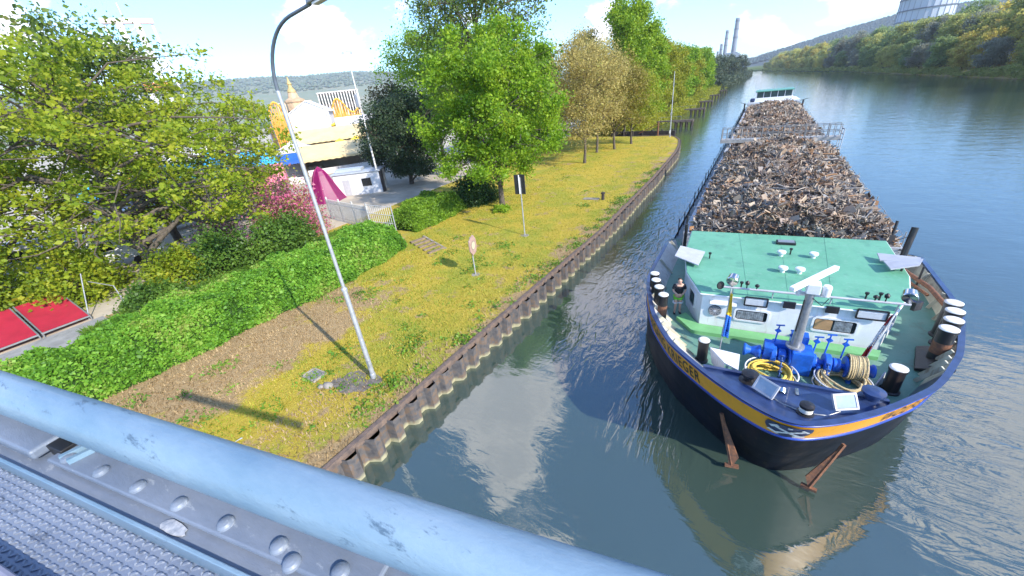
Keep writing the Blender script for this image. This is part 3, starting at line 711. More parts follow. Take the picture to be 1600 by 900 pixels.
LILAC = leaf_mat('lilac_blossom', [(.42, .20, .40), (.56, .30, .52), (.16, .24, .03), (.5, .26, .46)], .4)
BUSH = leaf_mat('bush_leaves', [(.03, .07, .012), (.06, .13, .018), (.10, .19, .025), (.15, .25, .03)], .3)
shrub('blossom_shrub', 'pink blossoming shrub behind the hedge, left of the lamp post', 'shrub', (-38.5, 20.5, 1.55), (3.4, 3.4, 6.0), 16000, .2, PINK, 70, seed=91)
shrub('blossom_shrub', 'lilac blossoming shrub in front of the blue stalls', 'shrub', (-46.0, 17.5, 1.55), (2.2, 2.2, 5.6), 7000, .2, LILAC, 40, seed=92)
shrub('green_shrub', 'dark green shrub under the pink blossom shrub', 'shrub', (-34.5, 17.0, 1.55), (2.8, 3.2, 3.6), 16000, .2, BUSH, 60, seed=93)
shrub('green_shrub', 'green shrub between the big tree trunk and the pink blossom shrub', 'shrub', (-36.0, 13.0, 1.55), (2.0, 2.2, 3.8), 9000, .2, BUSH, 40, seed=94)
shrub('green_shrub', 'low green shrub at the end of the footpath', 'shrub', (-34.5, 7.5, 1.55), (2.2, 2.0, 1.6), 8000, .18, BUSH, 40, seed=95)
shrub('dark_shrub', 'dark green shrub at the foot of the bright green tree', 'shrub', (-26.6, 35.8, 1.55), (2.6, 3.0, 3.2), 15000, .2, leaf_mat('yew_leaves', [(.02, .05, .012), (.04, .09, .018), (.06, .12, .02)], .2), 50, seed=96)
shrub('young_shrub', 'little bright shrub growing round the trunk of the bright green tree', 'shrub', (-21.5, 32.9, 1.5), (.9, .9, .8), 1600, .16, G_LIME, 16, seed=97)

# weeds: broad-leaved patches in the turf, thicker along the quay's edge and at the lamp's foot
def weeds(n_patch, per):
    C = []
    for i in range(n_patch):
        k = rng.random(); y = rng.uniform(1, 60) if k < .6 else rng.uniform(1, 25)
        x = float(xl(y)) - (abs(rng.normal(.2, .5)) + .15 if k < .55 else rng.uniform(.5, 12))
        if i < 5: x, y = (-12.9 + .3 * i, 7.9 + .25 * i)
        if 5 <= i < 9: x, y = (-16.9 + .35 * (i - 5), 6.9 + .3 * (i - 5))
        r = rng.uniform(.12, .42); m = int(per * (r / .3) ** 2) + 6
        P = np.stack([x + rng.normal(0, r, m), y + rng.normal(0, r, m), 0 * rng.random(m)], 1); P = P[P[:, 0] < xl(P[:, 1]) - .05]
        P[:, 2] = left_z(xl(P[:, 1]) - P[:, 0], P[:, 1]) + np.abs(rng.normal(.03, .06, len(P))); C.append(P)
    V, F = leaf_arrays(np.concatenate(C), .13, .3, .6)
    ob = bpy.data.objects.new('weeds', np_mesh('weeds', V, F, leaf_mat('weed_leaves', [(.05, .12, .015), (.10, .22, .022), (.17, .30, .03), (.26, .30, .06)], .3))); place(ob, (0, 0, 0), None, 0, label='green weeds in patches along the quay edge and round the lamp foot', category='weeds', kind='stuff')
weeds(150, 60)

# ================================================================== THE BARGE
XC = 1.95
def skew(x, y): return y + .06 * (x - XC) * (1 - sstep(25, 45, y))
barge = thing('cargo_barge', (XC, 60, 0), 'long dark blue river barge with orange bow band, green roofed deckhouse and open hold', 'barge')
NAVY = mat('navy_paint', (.012, .022, .075), .32, .3, 1.5, coat=.2, streak=((.05, .05, .06), .5))
NAVYL = mat('navy_plate', (.022, .042, .12), .3, .25, 2.5, coat=.3, spots=((.05, .065, .10), .6))
HULLB = mat('black_hull', (.006, .008, .013), .45, .4, .8, .1, 4, spec=.1, streak=((.04, .03, .022), .7))
BLUE = mat('blue_line', (.02, .05, .28), .3, .15, 2)
ORANGE = mat('orange_band', (.82, .36, .015), .4, .06, 1.2, streak=((.55, .22, .03), .5))
GREYP = mat('bulwark_grey', (.52, .50, .46), .5, .12, 3, .1, streak=((.30, .20, .12), .5))
BEIGE = mat('bulwark_beige', (.46, .43, .33), .6, .2, 2, .1, streak=((.22, .12, .06), .7))
DECKG = mat('deck_green', (.11, .25, .19), .6, .25, 1.4, .15, 8, col2=(.17, .29, .22), spots=((.14, .12, .085), .55))
ROOFG = mat('roof_green', (.105, .315, .195), .6, .1, .8, .06, 10, col2=(.135, .37, .235), spots=((.085, .235, .165), .7), streak=((.24, .40, .31), .5))
FASCG = mat('ledge_green', (.17, .42, .17), .5, .1, 2)
WHITE = mat('white_paint', (.68, .69, .71), .42, .06, 2, streak=((.42, .36, .29), .5))
LGREY = mat('light_grey_paint', (.42, .42, .45), .45, .08, 3)
STEEL = mat('steel_grey', (.32, .33, .34), .35, .15, 6, metal=.5)
BLACK = mat('black_paint', (.012, .012, .014), .45, .3, 4, streak=((.075, .05, .04), .6))
RUST = mat('rust', (.24, .10, .045), .85, .4, 8, .3, col2=(.10, .05, .035))
WBLUE = mat('winch_blue', (.012, .11, .52), .4, .25, 5, streak=((.03, .05, .13), .6), spots=((.02, .075, .32), .7))
GLASSD = mat('dark_glass', (.015, .018, .022), .06, .3, 5)
CHROME = mat('polished_steel', (.6, .6, .6), .15, .05, 5, metal=1)
HOLDG = mat('coaming_grey', (.40, .42, .45), .55, .15, 2, .1, streak=((.22, .14, .08), .6))
HOLDD = mat('hold_wall', (.13, .10, .08), .8, .35, 2, .3)

TOP = [(0, 9.8), (.45, 9.9), (1.1, 10.32), (1.65, 10.78), (2.1, 11.2), (2.65, 11.8), (3.5, 12.83), (4.0, 13.67), (4.4, 14.5), (4.75, 15.3), (5.2, 16.8), (5.55, 18.2), (5.7, 20), (5.72, 24), (5.72, 26.5), (5.72, 60), (5.72, 90), (5.72, 117), (5.3, 121), (4.4, 124), (3, 126)]
WLN = [(0, 11.6), (.4, 11.68), (.9, 11.95), (1.35, 12.25), (1.75, 12.6), (2.3, 13.1), (3.15, 13.95), (3.7, 14.7), (4.15, 15.4), (4.6, 16.2), (5.1, 17.4), (5.5, 18.6), (5.7, 20.2), (5.72, 24), (5.72, 26.5), (5.72, 60), (5.72, 90), (5.72, 116), (5.2, 119), (4.2, 122), (2.8, 124)]
TZ = [3.9, 3.89, 3.84, 3.8, 3.76, 3.7, 3.6, 3.55, 3.5, 3.47, 3.43, 3.4, 3.38, 3.35, 2.6, 2.5, 2.5, 2.5, 2.9, 3.1, 3.1]
def cr(P, k):
    """Catmull-Rom through the stations, k steps each"""
    P = np.array(P, float); out = []
    for i in range(len(P) - 1):
        p0 = P[i - 1] if i else P[0] * np.array([-1] + [1] * (P.shape[1] - 1)) * 1.0 if False else (P[i - 1] if i else np.concatenate([[-P[1][0]], P[1][1:]]))
        p1, p2 = P[i], P[i + 1]; p3 = P[min(i + 2, len(P) - 1)]
        n = k if i < 13 else 1
        for j in range(n):
            t = j / n
            if i >= 12: out.append(p1 * (1 - t) + p2 * t); continue
            out.append(.5 * (2 * p1 + (p2 - p0) * t + (2 * p0 - 5 * p1 + 4 * p2 - p3) * t * t + (3 * p1 - p0 - 3 * p2 + p3) * t ** 3))
    out.append(P[-1]); return np.array(out)
D = cr([(a[0], a[1], b[0], b[1], z) for a, b, z in zip(TOP, WLN, TZ)], 4)     # half width, y (top); half width, y (water); top height
D = np.concatenate([D[:0:-1] * np.array([-1, 1, -1, 1, 1]), D])                    # port quarter round the bow to the starboard quarter
ST_T = np.stack([XC + D[:, 0], skew(XC + D[:, 0], D[:, 1])], 1); ST_W = np.stack([XC + D[:, 2], skew(XC + D[:, 2], D[:, 3])], 1); ST_Z = D[:, 4]
MID = len(D) // 2
ARC = np.concatenate([[0], np.cumsum(np.linalg.norm(np.diff(ST_T, axis=0), axis=1))]); ARC -= ARC[MID]
def hull_xy(i, z):
    v = max(0, z / ST_Z[i]) ** 1.15; return ST_W[i] + (ST_T[i] - ST_W[i]) * v
def hull_row(drop=None, z=None, out=0.0):
    r = []
    for i in range(len(D)):
        zz = z if z is not None else ST_Z[i] - drop
        p = hull_xy(i, zz)
        r.append([p[0], p[1], zz])
    r = np.array(r)
    if out:
        t = np.gradient(r[:, :2], axis=0); t /= np.linalg.norm(t, axis=1)[:, None]
        r[:, 0] += t[:, 1] * out; r[:, 1] -= t[:, 0] * out
    return r
NRM = None
def hull_at(arc, drop, out=.012):
    """point on the shell: arc length along the rail from the stem, distance below the rail"""
    k = np.interp(arc, ARC, np.arange(len(ARC))); i = int(min(len(ARC) - 2, k)); f = k - i
    ps = []
    for j in (i, i + 1):
        zz = ST_Z[j] - drop; p = hull_xy(j, zz); ps.append(np.array([p[0], p[1], zz]))
    p = ps[0] * (1 - f) + ps[1] * f; t = ST_T[min(i + 1, len(ST_T) - 1)] - ST_T[i]; t = t / np.linalg.norm(t)
    return Vector((p[0] + t[1] * out, p[1] - t[0] * out, p[2]))
fore = lambda: slice(None)
FI = [i for i in range(len(D)) if D[i, 1] <= 22.5]; f0, f1 = FI[0], FI[-1] + 1
mb = MB()
rows = [hull_row(drop=1.12), hull_row(z=1.2), hull_row(z=.55), hull_row(z=0.0), hull_row(z=-1.2)]
full = [hull_row(drop=0.0), hull_row(drop=.14), hull_row(drop=.5), hull_row(drop=.8), hull_row(drop=1.06)] + rows
for a, b in zip(full, full[1:]): mb.strip(a.tolist(), b.tolist())
mb.strip(full[0][:1].tolist() + full[0][-1:].tolist(), full[-1][:1].tolist() + full[-1][-1:].tolist())
mb.build('hull', HULLB, barge)
mb = MB(); a, b = hull_row(drop=.0, out=.012)[f0:f1], hull_row(drop=.14, out=.012)[f0:f1]; mb.strip(a.tolist(), b.tolist()); mb.build('rail_strake', NAVY, barge)
mb = MB(); R_ = [hull_row(drop=d, out=.012)[f0:f1].tolist() for d in (.15, .5, .8, 1.07)]
for a, b in zip(R_, R_[1:]): mb.strip(a, b)
mb.build('name_band', ORANGE, barge)
mb = MB()
for d in (.14, 1.11): mb.tube(hull_row(drop=d, out=.01)[f0:f1].tolist(), .06 if d > .5 else .03, 6)
mb.build('rubbing_strake', BLUE, barge)
def inset(d, z):
    t = np.gradient(ST_T, axis=0); t /= np.linalg.norm(t, axis=1)[:, None]
    q = ST_T.copy() if z is None else np.array([hull_xy(i, z) for i in range(len(D))]); q[:, 0] -= t[:, 1] * d; q[:, 1] += t[:, 0] * d
    return [(p[0], p[1], (z if z is not None else zz)) for p, zz in zip(q, ST_Z)]
DK = 2.6
BI = [i for i in range(len(D)) if D[i, 1] <= 26.6]; b0, b1 = BI[0], BI[-1] + 1
# rail cap, then the inner face: grey to port, beige to starboard aft, navy at the bow
mb = MB(); mb.strip(inset(-.04, None)[b0:b1], inset(.13, None)[b0:b1]); mb.strip(inset(.13, None)[b0:b1], [(x, y, z - .1) for x, y, z in inset(.13, None)[b0:b1]])
mb.build('bulwark_cap', NAVYL, barge)
for nm, m, lo, hi in (('bulwark_inside', GREYP, b0, MID - 9), ('bulwark_inside', NAVY, MID - 10, MID + 30), ('bulwark_inside', BEIGE, MID + 29, b1)):
    mb = MB(); mb.strip([(x, y, z - .02) for x, y, z in inset(.11, None)[lo:hi]], inset(.8 if m is GREYP else .3, DK)[lo:hi]); mb.build(nm, m, barge)
for i in list(range(MID + 30, b1 - 1, 2)) + list(range(b0 + 1, MID - 22, 3)):
    mb = MB(); mb.beam(inset(.2, None)[i], inset(.46 if i > MID else .84, DK)[i], .05, .12); mb.build('bulwark_rib', BEIGE, barge)
# deck
half = lambda lo, hi, z, d: [inset(d, z)[i] for i in range(lo, hi)]
mb = MB(); L_ = inset(.12, DK); n = len(D); A = [L_[MID - k] for k in range(1, MID - b0 + 1)]; B = [L_[MID + k] for k in range(1, MID - b0 + 1)]
mb.add([L_[MID]] + A[:1] + B[:1], [(0, 1, 2)]); mb.strip(A, B, False); mb.build('foredeck', DECKG, barge)
# gangways and after deck
mb = MB()
for s in (-1, 1):
    x0, x1 = XC + s * 5.68, XC + s * 4.6
    mb.quad((x0, 26, 2.47), (x1, 26, 2.47), (x1, 118, 2.47), (x0, 118, 2.47))
A = [inset(.05, 2.47)[i] for i in range(0, 5)]; B = [inset(.05, 2.47)[-1 - i] for i in range(0, 5)]
mb.strip(A, B, False); mb.build('side_deck', mat('gangway_grey', (.20, .23, .24), .7, .2, 1.5, .1), barge)
# hold coaming and its dark inner walls
IL, IR, HF, HB = XC - 4.62, XC + 4.62, 24.4, 112.0
mb = MB()
for x0 in (IL - .32, IR):
    mb.box((x0 + .16, (HF + HB) / 2, 3.68), (.36, HB - HF, .07))
    mb.box((x0 + (.27 if x0 < XC else .05), (HF + HB) / 2, 3.05), (.06, HB - HF, 1.2))
    for k in range(36): mb.box((x0 + (.02 if x0 < XC else .3), HF + 1 + k * 2.4, 3.05), (.42, .06, 1.18))
mb.box((XC, HF - .1, 3.2), (IR - IL + .6, .12, 1.1)); mb.box((XC, HB + .1, 3.4), (IR - IL + .6, .12, 1.6))
mb.build('hold_coaming', HOLDG, barge)
mb = MB()
for x in (IL + .22, IR - .22): mb.box((x, (HF + HB) / 2, 2.4), (.05, HB - HF, 2.4))
mb.quad((IL, HF, 1.4), (IR, HF, 1.4), (IR, HB, 1.4), (IL, HB, 1.4)); mb.build('hold_wall', HOLDD, barge)
# rails along the gangways
for s in (-1, 1):
    mb = MB(); x = XC + s * 5.6
    for k in range(38):
        y = 27 + k * 2.4; mb.tube([(x, y, 2.47), (x, y, 3.45 if k % 3 else 3.7)], .035, 6)
    for z in (2.95, 3.4): mb.tube([(x, 27, z), (x, 116, z)], .018, 5)
    mb.build('guard_rail', BLACK if s < 0 else STEEL, barge)
# ---- lettering and emblem on the bow band
def text_mesh(txt, size):
    cu = bpy.data.curves.new('t', 'FONT'); cu.body = txt; cu.size = size; cu.resolution_u = 3; cu.space_character = 1.12; cu.offset = .008
    ob = bpy.data.objects.new('t', cu); COL.objects.link(ob); bpy.context.view_layer.update()
    me = ob.to_mesh(); V = [tuple(v.co) for v in me.vertices]; F = [tuple(p.vertices) for p in me.polygons]
    ob.to_mesh_clear(); bpy.data.objects.remove(ob); bpy.data.curves.remove(cu)
    return V, F
def lettering(a_start):
    V, F = text_mesh('WOLFGANG KRIEGER', .86)
    x0 = min(v[0] for v in V); x1 = max(v[0] for v in V)
    mb = MB(); sc = 5.3 / (x1 - x0)
    mb.add([hull_at(a_start + (v[0] - x0) * sc, .91 - v[1], .03) for v in V], F); mb.build('ship_name', BLACK, barge)
lettering(-8.3); lettering(3.0)
mb = MB()
sh = [(-.42, .0), (.42, .0), (.44, .22), (.36, .42), (.2, .55), (0, .6), (-.2, .55), (-.36, .42), (-.44, .22)]
g = [[hull_at(np.interp(k, [0, 16], [-1, 1]) * w, .29 + d * 1.3, .05) for k in range(17)] for d, w in ((0, .52), (.08, .56), (.2, .56), (.33, .50), (.44, .38), (.52, .22), (.56, .04))]
for r0, r1 in zip(g, g[1:]): mb.strip(r0, r1)
em = mb.build('bow_emblem', NAVYL, barge)
mb = MB()
def bar(a0, d0, a1, d1, w):
    n_ = Vector((d1 - d0, -(a1 - a0), 0)).normalized() * w / 2
    P = [(a0 + n_.x, d0 + n_.y), (a1 + n_.x, d1 + n_.y), (a1 - n_.x, d1 - n_.y), (a0 - n_.x, d0 - n_.y)]
    f = lambda p, q: [hull_at((p[0] + (q[0] - p[0]) * k / 6) * 1.28, .29 + 1.3 * (p[1] + (q[1] - p[1]) * k / 6), .068) for k in range(7)]
    mb.strip(f(P[0], P[1]), f(P[3], P[2]), False)
bar(-.27, .13, .24, .42, .07); bar(.30, .14, -.2, .42, .07); bar(-.33, .19, -.2, .07, .09); bar(.22, .08, .36, .2, .06); bar(-.35, .36, -.15, .46, .08); bar(.12, .47, .33, .40, .07); bar(-.04, .08, .05, .08, .06)
mb.build('crossed_tools', WHITE, em)
# ---- anchors in their pockets either side of the stem
def anchor(a, b, s):
    a, b = Vector(a), Vector(b); d = (b - a).normalized()
    mb = MB(); mb.beam(a, b, .09, .09); side = d.cross(Vector((0, -1, .2))).normalized()
    o = mb.build('anchor', RUST, barge)
    mb = MB(); m_ = a + (b - a) * .1; fw = Vector((0, -.18, 0))
    mb.slab([m_, b - d * .1 + side * .07, b + d * .02, b - d * .35 - side * .26 * s, m_ - side * .05 * s], .04, (0, -1, 0))
    mb.box(b, (.42, .12, .09), rz=.2 * s)
    mb.build('fluke', RUST, o)
anchor((.36, 11.45, 2.05), (.93, 11.05, .22), 1); anchor((3.62, 11.6, 2.0), (3.1, 11.25, .15), -1)
# ---- forepeak plate with fairleads, bow bitts
mb = MB(); Lf = inset(.12, None); A, B = [], []
for k in range(0, MID):
    p, q = Lf[MID - k], Lf[MID + k]
    if p[1] > 12.0 + .06 * (p[0] - XC): break
    A.append((p[0], p[1], p[2] - .16)); B.append((q[0], q[1], q[2] - .16))
mb.strip(A[1:], B[1:], False); mb.add([A[0], A[1], B[1]], [(0, 1, 2)])
e0, e1 = Vector(A[-1]), Vector(B[-1]); m0 = (e0 + e1) / 2; e0, e1 = m0 + (e0 - m0) * .97, m0 + (e1 - m0) * .97; g0, g1 = m0 + (e0 - m0) * .74, m0 + (e1 - m0) * .74
mb.quad(e0, e1, (g1.x, g1.y + .25, DK), (g0.x, g0.y + .25, DK))
mb.beam(m0 + (e0 - m0) * .95 + Vector((0, .03, .03)), m0 + (e1 - m0) * .95 + Vector((0, .03, .03)), .12, .1)
mb.build('forepeak_plate', NAVYL, barge)
def bitt(x, y, z, r=.17, h=.3, cap=NAVYL):
    mb = MB(); mb.lathe((x, y, z), [(r * 1.5, 0), (r * 1.5, .04), (r * .8, .07), (r * .75, h * .7), (r * 1.25, h * .75), (r * 1.25, h), (r * .5, h + .03)], 16)
    return mb.build('bow_bitt', cap, barge)
bitt(.92, 11.55, 3.55, .19, .32, BLACK); bitt(3.92, 12.0, 3.52, .22, .34)
bt = bitt(2.28, 10.55, 3.66, .14, .32, BLACK)
mb = MB(); mb.lathe((2.28, 10.55, 3.74), [(.125, 0), (.16, .02), (.16, .12), (.125, .14)], 16); mb.build('mooring_turns', mat('white_rope', (.7, .68, .6), .9, .1, 20), bt)
for c, rz, tl in (((1.33, 11.05, 3.86), -.62, -.5), ((3.18, 11.2, 3.88), .5, .5)):
    mb = MB(); M = Matrix.Rotation(rz, 3, 'Z') @ Matrix.Rotation(.95, 3, 'X')
    for a in (-.2, .2): mb.box(Vector(c) + M @ Vector((0, a, 0)), (.62, .05, .07), M=M)
    for a in (-.29, .29): mb.box(Vector(c) + M @ Vector((a, 0, 0)), (.05, .36, .07), M=M)
    w = mb.build('bow_floodlight', LGREY, barge)
    mb = MB(); mb.box(Vector(c), (.53, .34, .035), M=M); mb.build('lens', mat('lens_grey', (.28, .34, .42), .15, .1, 4), w)
mb = MB(); mb.tube([(1.45, 10.95, 3.66), (1.75, 10.75, 3.64), (2.28, 10.5, 3.72), (2.8, 10.72, 3.64), (3.1, 11.0, 3.66)], .018, 5); mb.build('stay_wire', STEEL, barge)
mb = MB(); mb.box((2.15, 11.5, 3.6), (.08, .3, .05)); mb.lathe((1.75, 11.35, 3.58), [(.16, 0), (.14, .14), (.05, .17)], 12, axis=(0, .5, .6)); mb.build('fairlead', CHROME, barge)
# white knee plate to port of the forepeak
mb = MB(); mb.slab([(-.33, 13.1, 3.42), (.62, 13.12, 3.36), (.62, 12.2, 3.36), (.2, 12.35, 3.42)], .05, (0, 0, 1)); mb.quad((.62, 13.12, 3.38), (.62, 12.2, 3.38), (.62, 12.2, 2.7), (.62, 13.0, 2.9)); mb.quad((.2, 12.35, 3.42), (-.33, 13.1, 3.42), (-.2, 13.1, 2.8), (.2, 12.5, 2.8))
mb.build('knee_plate', WHITE, barge)
# ---- bollards
def bollard(x, y, z0, h, r, rusty=False):
    mb = MB(); mb.lathe((x, y, z0), [(r * 1.25, 0), (r * 1.25, .05), (r, .08), (r, h - .09), (r * 1.12, h - .08), (r * 1.12, h)], 20)
    o = mb.build('bollard', BLACK, barge)
    mb = MB(); mb.lathe((x, y, z0 + h), [(r * 1.1, 0), (r * 1.1, .025), (r * .9, .05)], 20); mb.build('bollard_cap', mat('worn_white', (.64, .63, .60), .6, .1, 4, streak=((.34, .27, .20), .6), spots=((.45, .41, .35), .7)), o)
    if rusty:
        mb = MB(); mb.lathe((x, y, z0 + h * .35), [(r * 1.015, 0), (r * 1.015, h * .3)], 20); mb.build('worn_patch', RUST, o)
for i, (x, y) in enumerate([(-3.22, 17.46), (-3.02, 16.8), (-2.75, 16.16), (-2.44, 15.5)]): bollard(x, y, DK, 1.42, .19, i == 3)
for i, (x, y) in enumerate([(7.0, 18.15), (6.86, 17.48), (6.65, 16.77), (6.37, 16.08)]): bollard(x, y, DK, 1.42, .23, i == 3)
mb = MB(); mb.slab([(6.55, 15.1, 3.0), (6.75, 16.6, 3.0), (6.1, 16.9, 2.62), (5.75, 15.4, 2.62)], .1, (0, 0, 1)); mb.build('mooring_ramp', BLACK, barge)
bollard(-.56, 13.4, DK, .92, .18); bollard(4.88, 13.95, DK, .92, .21)
mb = MB(); mb.slab([(4.5, 14.0, DK + .01), (4.75, 14.3, DK + .01), (4.7, 14.25, 3.1)], .04, (.6, -.6, 0)); mb.build('bollard_bracket', WHITE, barge)
# ---- deckhouse
RP_ = [(-1.04, 15.65), (5.0, 16.12), (5.72, 17.9), (6.03, 19.58), (6.02, 23.6), (-2.4, 23.1), (-2.28, 19.97), (-1.84, 17.46)]
house = barge
cx_, cy_ = 1.9, 19.6
WP_ = [(cx_ + (x - cx_) * .972, cy_ + (y - cy_) * .972) for x, y in RP_]
mb = MB(); mb.prism(WP_, DK - .05, 4.2); dh = mb.build('deckhouse', WHITE, barge)
mb = MB(); mb.prism(RP_, 4.2, 4.3); 
rf = mb.build('roof', ROOFG, dh, bevel=.03)
for f in (.28, .5, .72):
    mb = MB(); p_, q_ = Vector((*RP_[0], 0)), Vector((*RP_[1], 0)); p2, q2 = Vector((*RP_[5], 0)), Vector((*RP_[4], 0)); mb.beam(p_ + (q_ - p_) * f + Vector((0, .05, 4.302)), p2 + (q2 - p2) * f + Vector((0, -.05, 4.302)), .035, .012); mb.build('weld_seam', ROOFG, dh)
mb = MB()
for a, b in zip(RP_, RP_[1:] + RP_[:1]): mb.tube([(a[0], a[1], 4.24), (b[0], b[1], 4.24)], .035, 6)
mb.build('roof_edge', WHITE, dh)
LP_ = [(cx_ + (x - cx_) * 1.0, cy_ + (y - cy_) * 1.0) for x, y in RP_]
mb = MB(); q = [(-1.55, 15.72), (-1.1, 15.2), (4.9, 15.7), (5.0, 16.4), (-1.0, 16.0)]; mb.prism([(-1.9, 16.0), (-1.15, 15.12), (4.85, 15.62), (5.0, 16.1), (-1.0, 15.75), (-1.6, 16.5)], DK - .02, DK + .16)
mb.build('front_ledge', FASCG, dh)
FW0, FW1 = Vector((*WP_[0], 0)), Vector((*WP_[1], 0)); FU = (FW1 - FW0).normalized(); FN = Vector((FU.y, -FU.x, 0))
def onwall(a, z, o=0.0, P=FW0, U=FU, Nn=FN): return P + U * a + Vector((0, 0, z)) + Nn * o
def rrect(a0, a1, z0, z1, r, n=5):
    out = []
    for cxx, cz, s in ((a1 - r, z1 - r, 0), (a0 + r, z1 - r, 1), (a0 + r, z0 + r, 2), (a1 - r, z0 + r, 3)):
        for j in range(n): t = (s + j / (n - 1)) * pi / 2; out.append((cxx + r * cos(t), cz + r * sin(t)))
    return out
def window(a0, a1, z0, z1, P=FW0, U=FU, Nn=FN, curtain=True, blind=False):
    R0 = rrect(a0 - .07, a1 + .07, z0 - .07, z1 + .07, .13); R1 = rrect(a0, a1, z0, z1, .09)
    f = lambda R, o: [onwall(a, z, o, P, U, Nn) for a, z in R]
    mb = MB(); n = len(R0); A, B, C_ = f(R0, .0), f(R0, .05), f(R1, .05); Dd = f(R1, .008)
    for u, v in ((A, B), (B, C_), (C_, Dd)): mb.add(u + v, [(i, (i + 1) % n, n + (i + 1) % n, n + i) for i in range(n)])
    w = mb.build('window', WHITE, dh)
    mb = MB(); mb.quad(*f(R1, .012)); mb.build('pane', GLASSD, w)
    if curtain:
        mb = MB(); k = 26; s0 = a0 + .03 + ((a1 - a0) * .46 if blind else 0)
        pts = [(s0 + (a1 - .12 - s0) * i / k, .022 + .006 * (i % 2)) for i in range(k + 1)]
        mb.strip([onwall(a, z1 - .05, o, P, U, Nn) for a, o in pts], [onwall(a, z0 + .04, o, P, U, Nn) for a, o in pts], False)
        mb.build('curtain', mat('net_curtain', (.17, .19, .21), .8, .5, 7, bump=.2), w)
    if blind:
        mb = MB(); mb.quad(*[onwall(a, z, .03, P, U, Nn) for a, z in rrect(a0 + .03, a0 + (a1 - a0) * .44, z0 + .03, z1 - .03, .06)]); mb.build('blind', mat('brown_blind', (.36, .21, .10), .7, .15, 3), w)
window(1.28, 2.36, 3.24, 3.68); window(3.85, 5.1, 3.22, 3.72, blind=True)
# side window to port and on the chamfer
def edge_frame(i, j):
    p, q = Vector((*WP_[i], 0)), Vector((*WP_[j], 0)); u = (q - p).normalized(); return p, u, Vector((u.y, -u.x, 0)), (q - p).length
p, u, nn, l = edge_frame(7, 0); window(.45, 1.15, 3.1, 3.75, p, u, nn, False)
p, u, nn, l = edge_frame(1, 2); window(.5, 1.3, 3.2, 3.75, p, u, nn, False)
# air vent grille and its rain hood
mb = MB(); c = onwall(.52, 3.5, .03); mb.lathe(c, [(.24, -.03), (.24, .03), (.21, .035)], 28, axis=FN); fan = mb.build('air_vent', mat('grille_grey', (.09, .09, .095), .5, .2, 30), dh)
mb = MB()
for r in (.06, .11, .16, .21): mb.ring(c + FN * .045, r, .008, 24, 4, FN)
for k in range(10): a = k * pi / 5; mb.beam(c + FN * .045 + (FU * cos(a) + Vector((0, 0, 1)) * sin(a)) * .05, c + FN * .045 + (FU * cos(a) + Vector((0, 0, 1)) * sin(a)) * .22, .008, .008)
mb.lathe(c + FN * .03, [(.055, 0), (.05, .03)], 14, axis=FN); mb.build('grille', LGREY, fan)
mb = MB(); q = [onwall(.3, 3.95, .0), onwall(1.25, 3.95, 0), onwall(1.25, 3.88, .22), onwall(.3, 3.88, .22)]; mb.slab(q, .03, (0, 0, 1)); mb.build('rain_hood', WHITE, dh)
mb = MB(); mb.box(onwall(.95, 3.22, .03), (.5, .05, .02)); mb.build('wall_bracket', STEEL, dh)
# framed flood lamps hung under the roof edge
for a0, a1 in ((1.5, 2.25), (5.02, 5.85)):
    mb = MB(); e = 5.85
    R = [(a0, 3.98), (a1, 3.98), (a1, 4.34), (a0, 4.34)]
    if a1 > 5.8: R = [(4.95, 3.98), (5.78, 3.98), (5.78, 4.34), (4.95, 4.34)]
    for s, t in zip(R, R[1:] + R[:1]): mb.beam(onwall(*s, .14), onwall(*t, .14), .05, .05)
    w = mb.build('deck_lamp', BLACK, dh); mb = MB(); mb.slab([onwall(a, z, .1) for a, z in R], .03, FN); mb.build('lamp_glass', mat('frosted_glass', (.5, .53, .56), .3, .08, 5), w)
for a in (2.95, 4.25):
    mb = MB(); mb.box(onwall(a, 4.18, .12), (.38, .08, .26), rz=atan2(FU.y, FU.x)); mb.build('air_intake', BLACK, dh)
# roof fittings
for x, y in ((1.78, 20.45), (3.0, 20.57), (1.8, 18.61), (2.4, 18.66)):
    mb = MB(); mb.lathe((x, y, 4.3), [(.09, 0), (.09, .12), (.17, .14), (.185, .19), (.17, .25), (.12, .27)], 18); mb.build('roof_vent', WHITE, dh)
mb = MB(); mb.prism([(1.62, 21.9), (2.42, 21.95), (2.4, 22.38), (1.6, 22.33)], 4.3, 4.42); ht = mb.build('roof_hatch', BLACK, dh, bevel=.02); mb = MB(); mb.prism([(1.68, 21.95), (2.36, 22.0), (2.34, 22.32), (1.66, 22.27)], 4.42, 4.45); mb.build('hatch_lid', mat('hatch_grey', (.20, .22, .25), .3, .1, 4), ht)
for x, y in ((-1.1, 19.3), (.35, 16.5), (4.3, 16.9), (2.15, 20.75), (4.7, 17.0)):
    mb = MB(); mb.lathe((x, y, 4.3), [(.03, 0), (.03, .22), (.06, .23), (.07, .3), (.03, .32)], 8); mb.build('roof_lamp', BLACK, dh)
for q, nm in (([(-2.55, 18.5, 4.55), (-1.45, 18.0, 4.42), (-1.35, 19.7, 4.42), (-2.5, 19.75, 4.6)], 0), ([(5.25, 21.2, 4.5), (6.5, 20.75, 4.62), (6.45, 20.45, 4.62), (5.25, 20.5, 4.45)], 1), ([(5.3, 20.3, 4.52), (6.5, 20.45, 4.68), (6.25, 19.75, 4.68), (5.4, 19.5, 4.5)], 1)):
    mb = MB(); mb.slab(q, .05, (0, 0, 1)); o = mb.build('side_panel', LGREY, dh)
    mb = MB(); c = sum((Vector(p) for p in q), Vector()) / 4; mb.tube([(c.x, c.y, 4.2), (c.x, c.y, c.z)], .04, 6); mb.build('panel_support', BLACK, o)
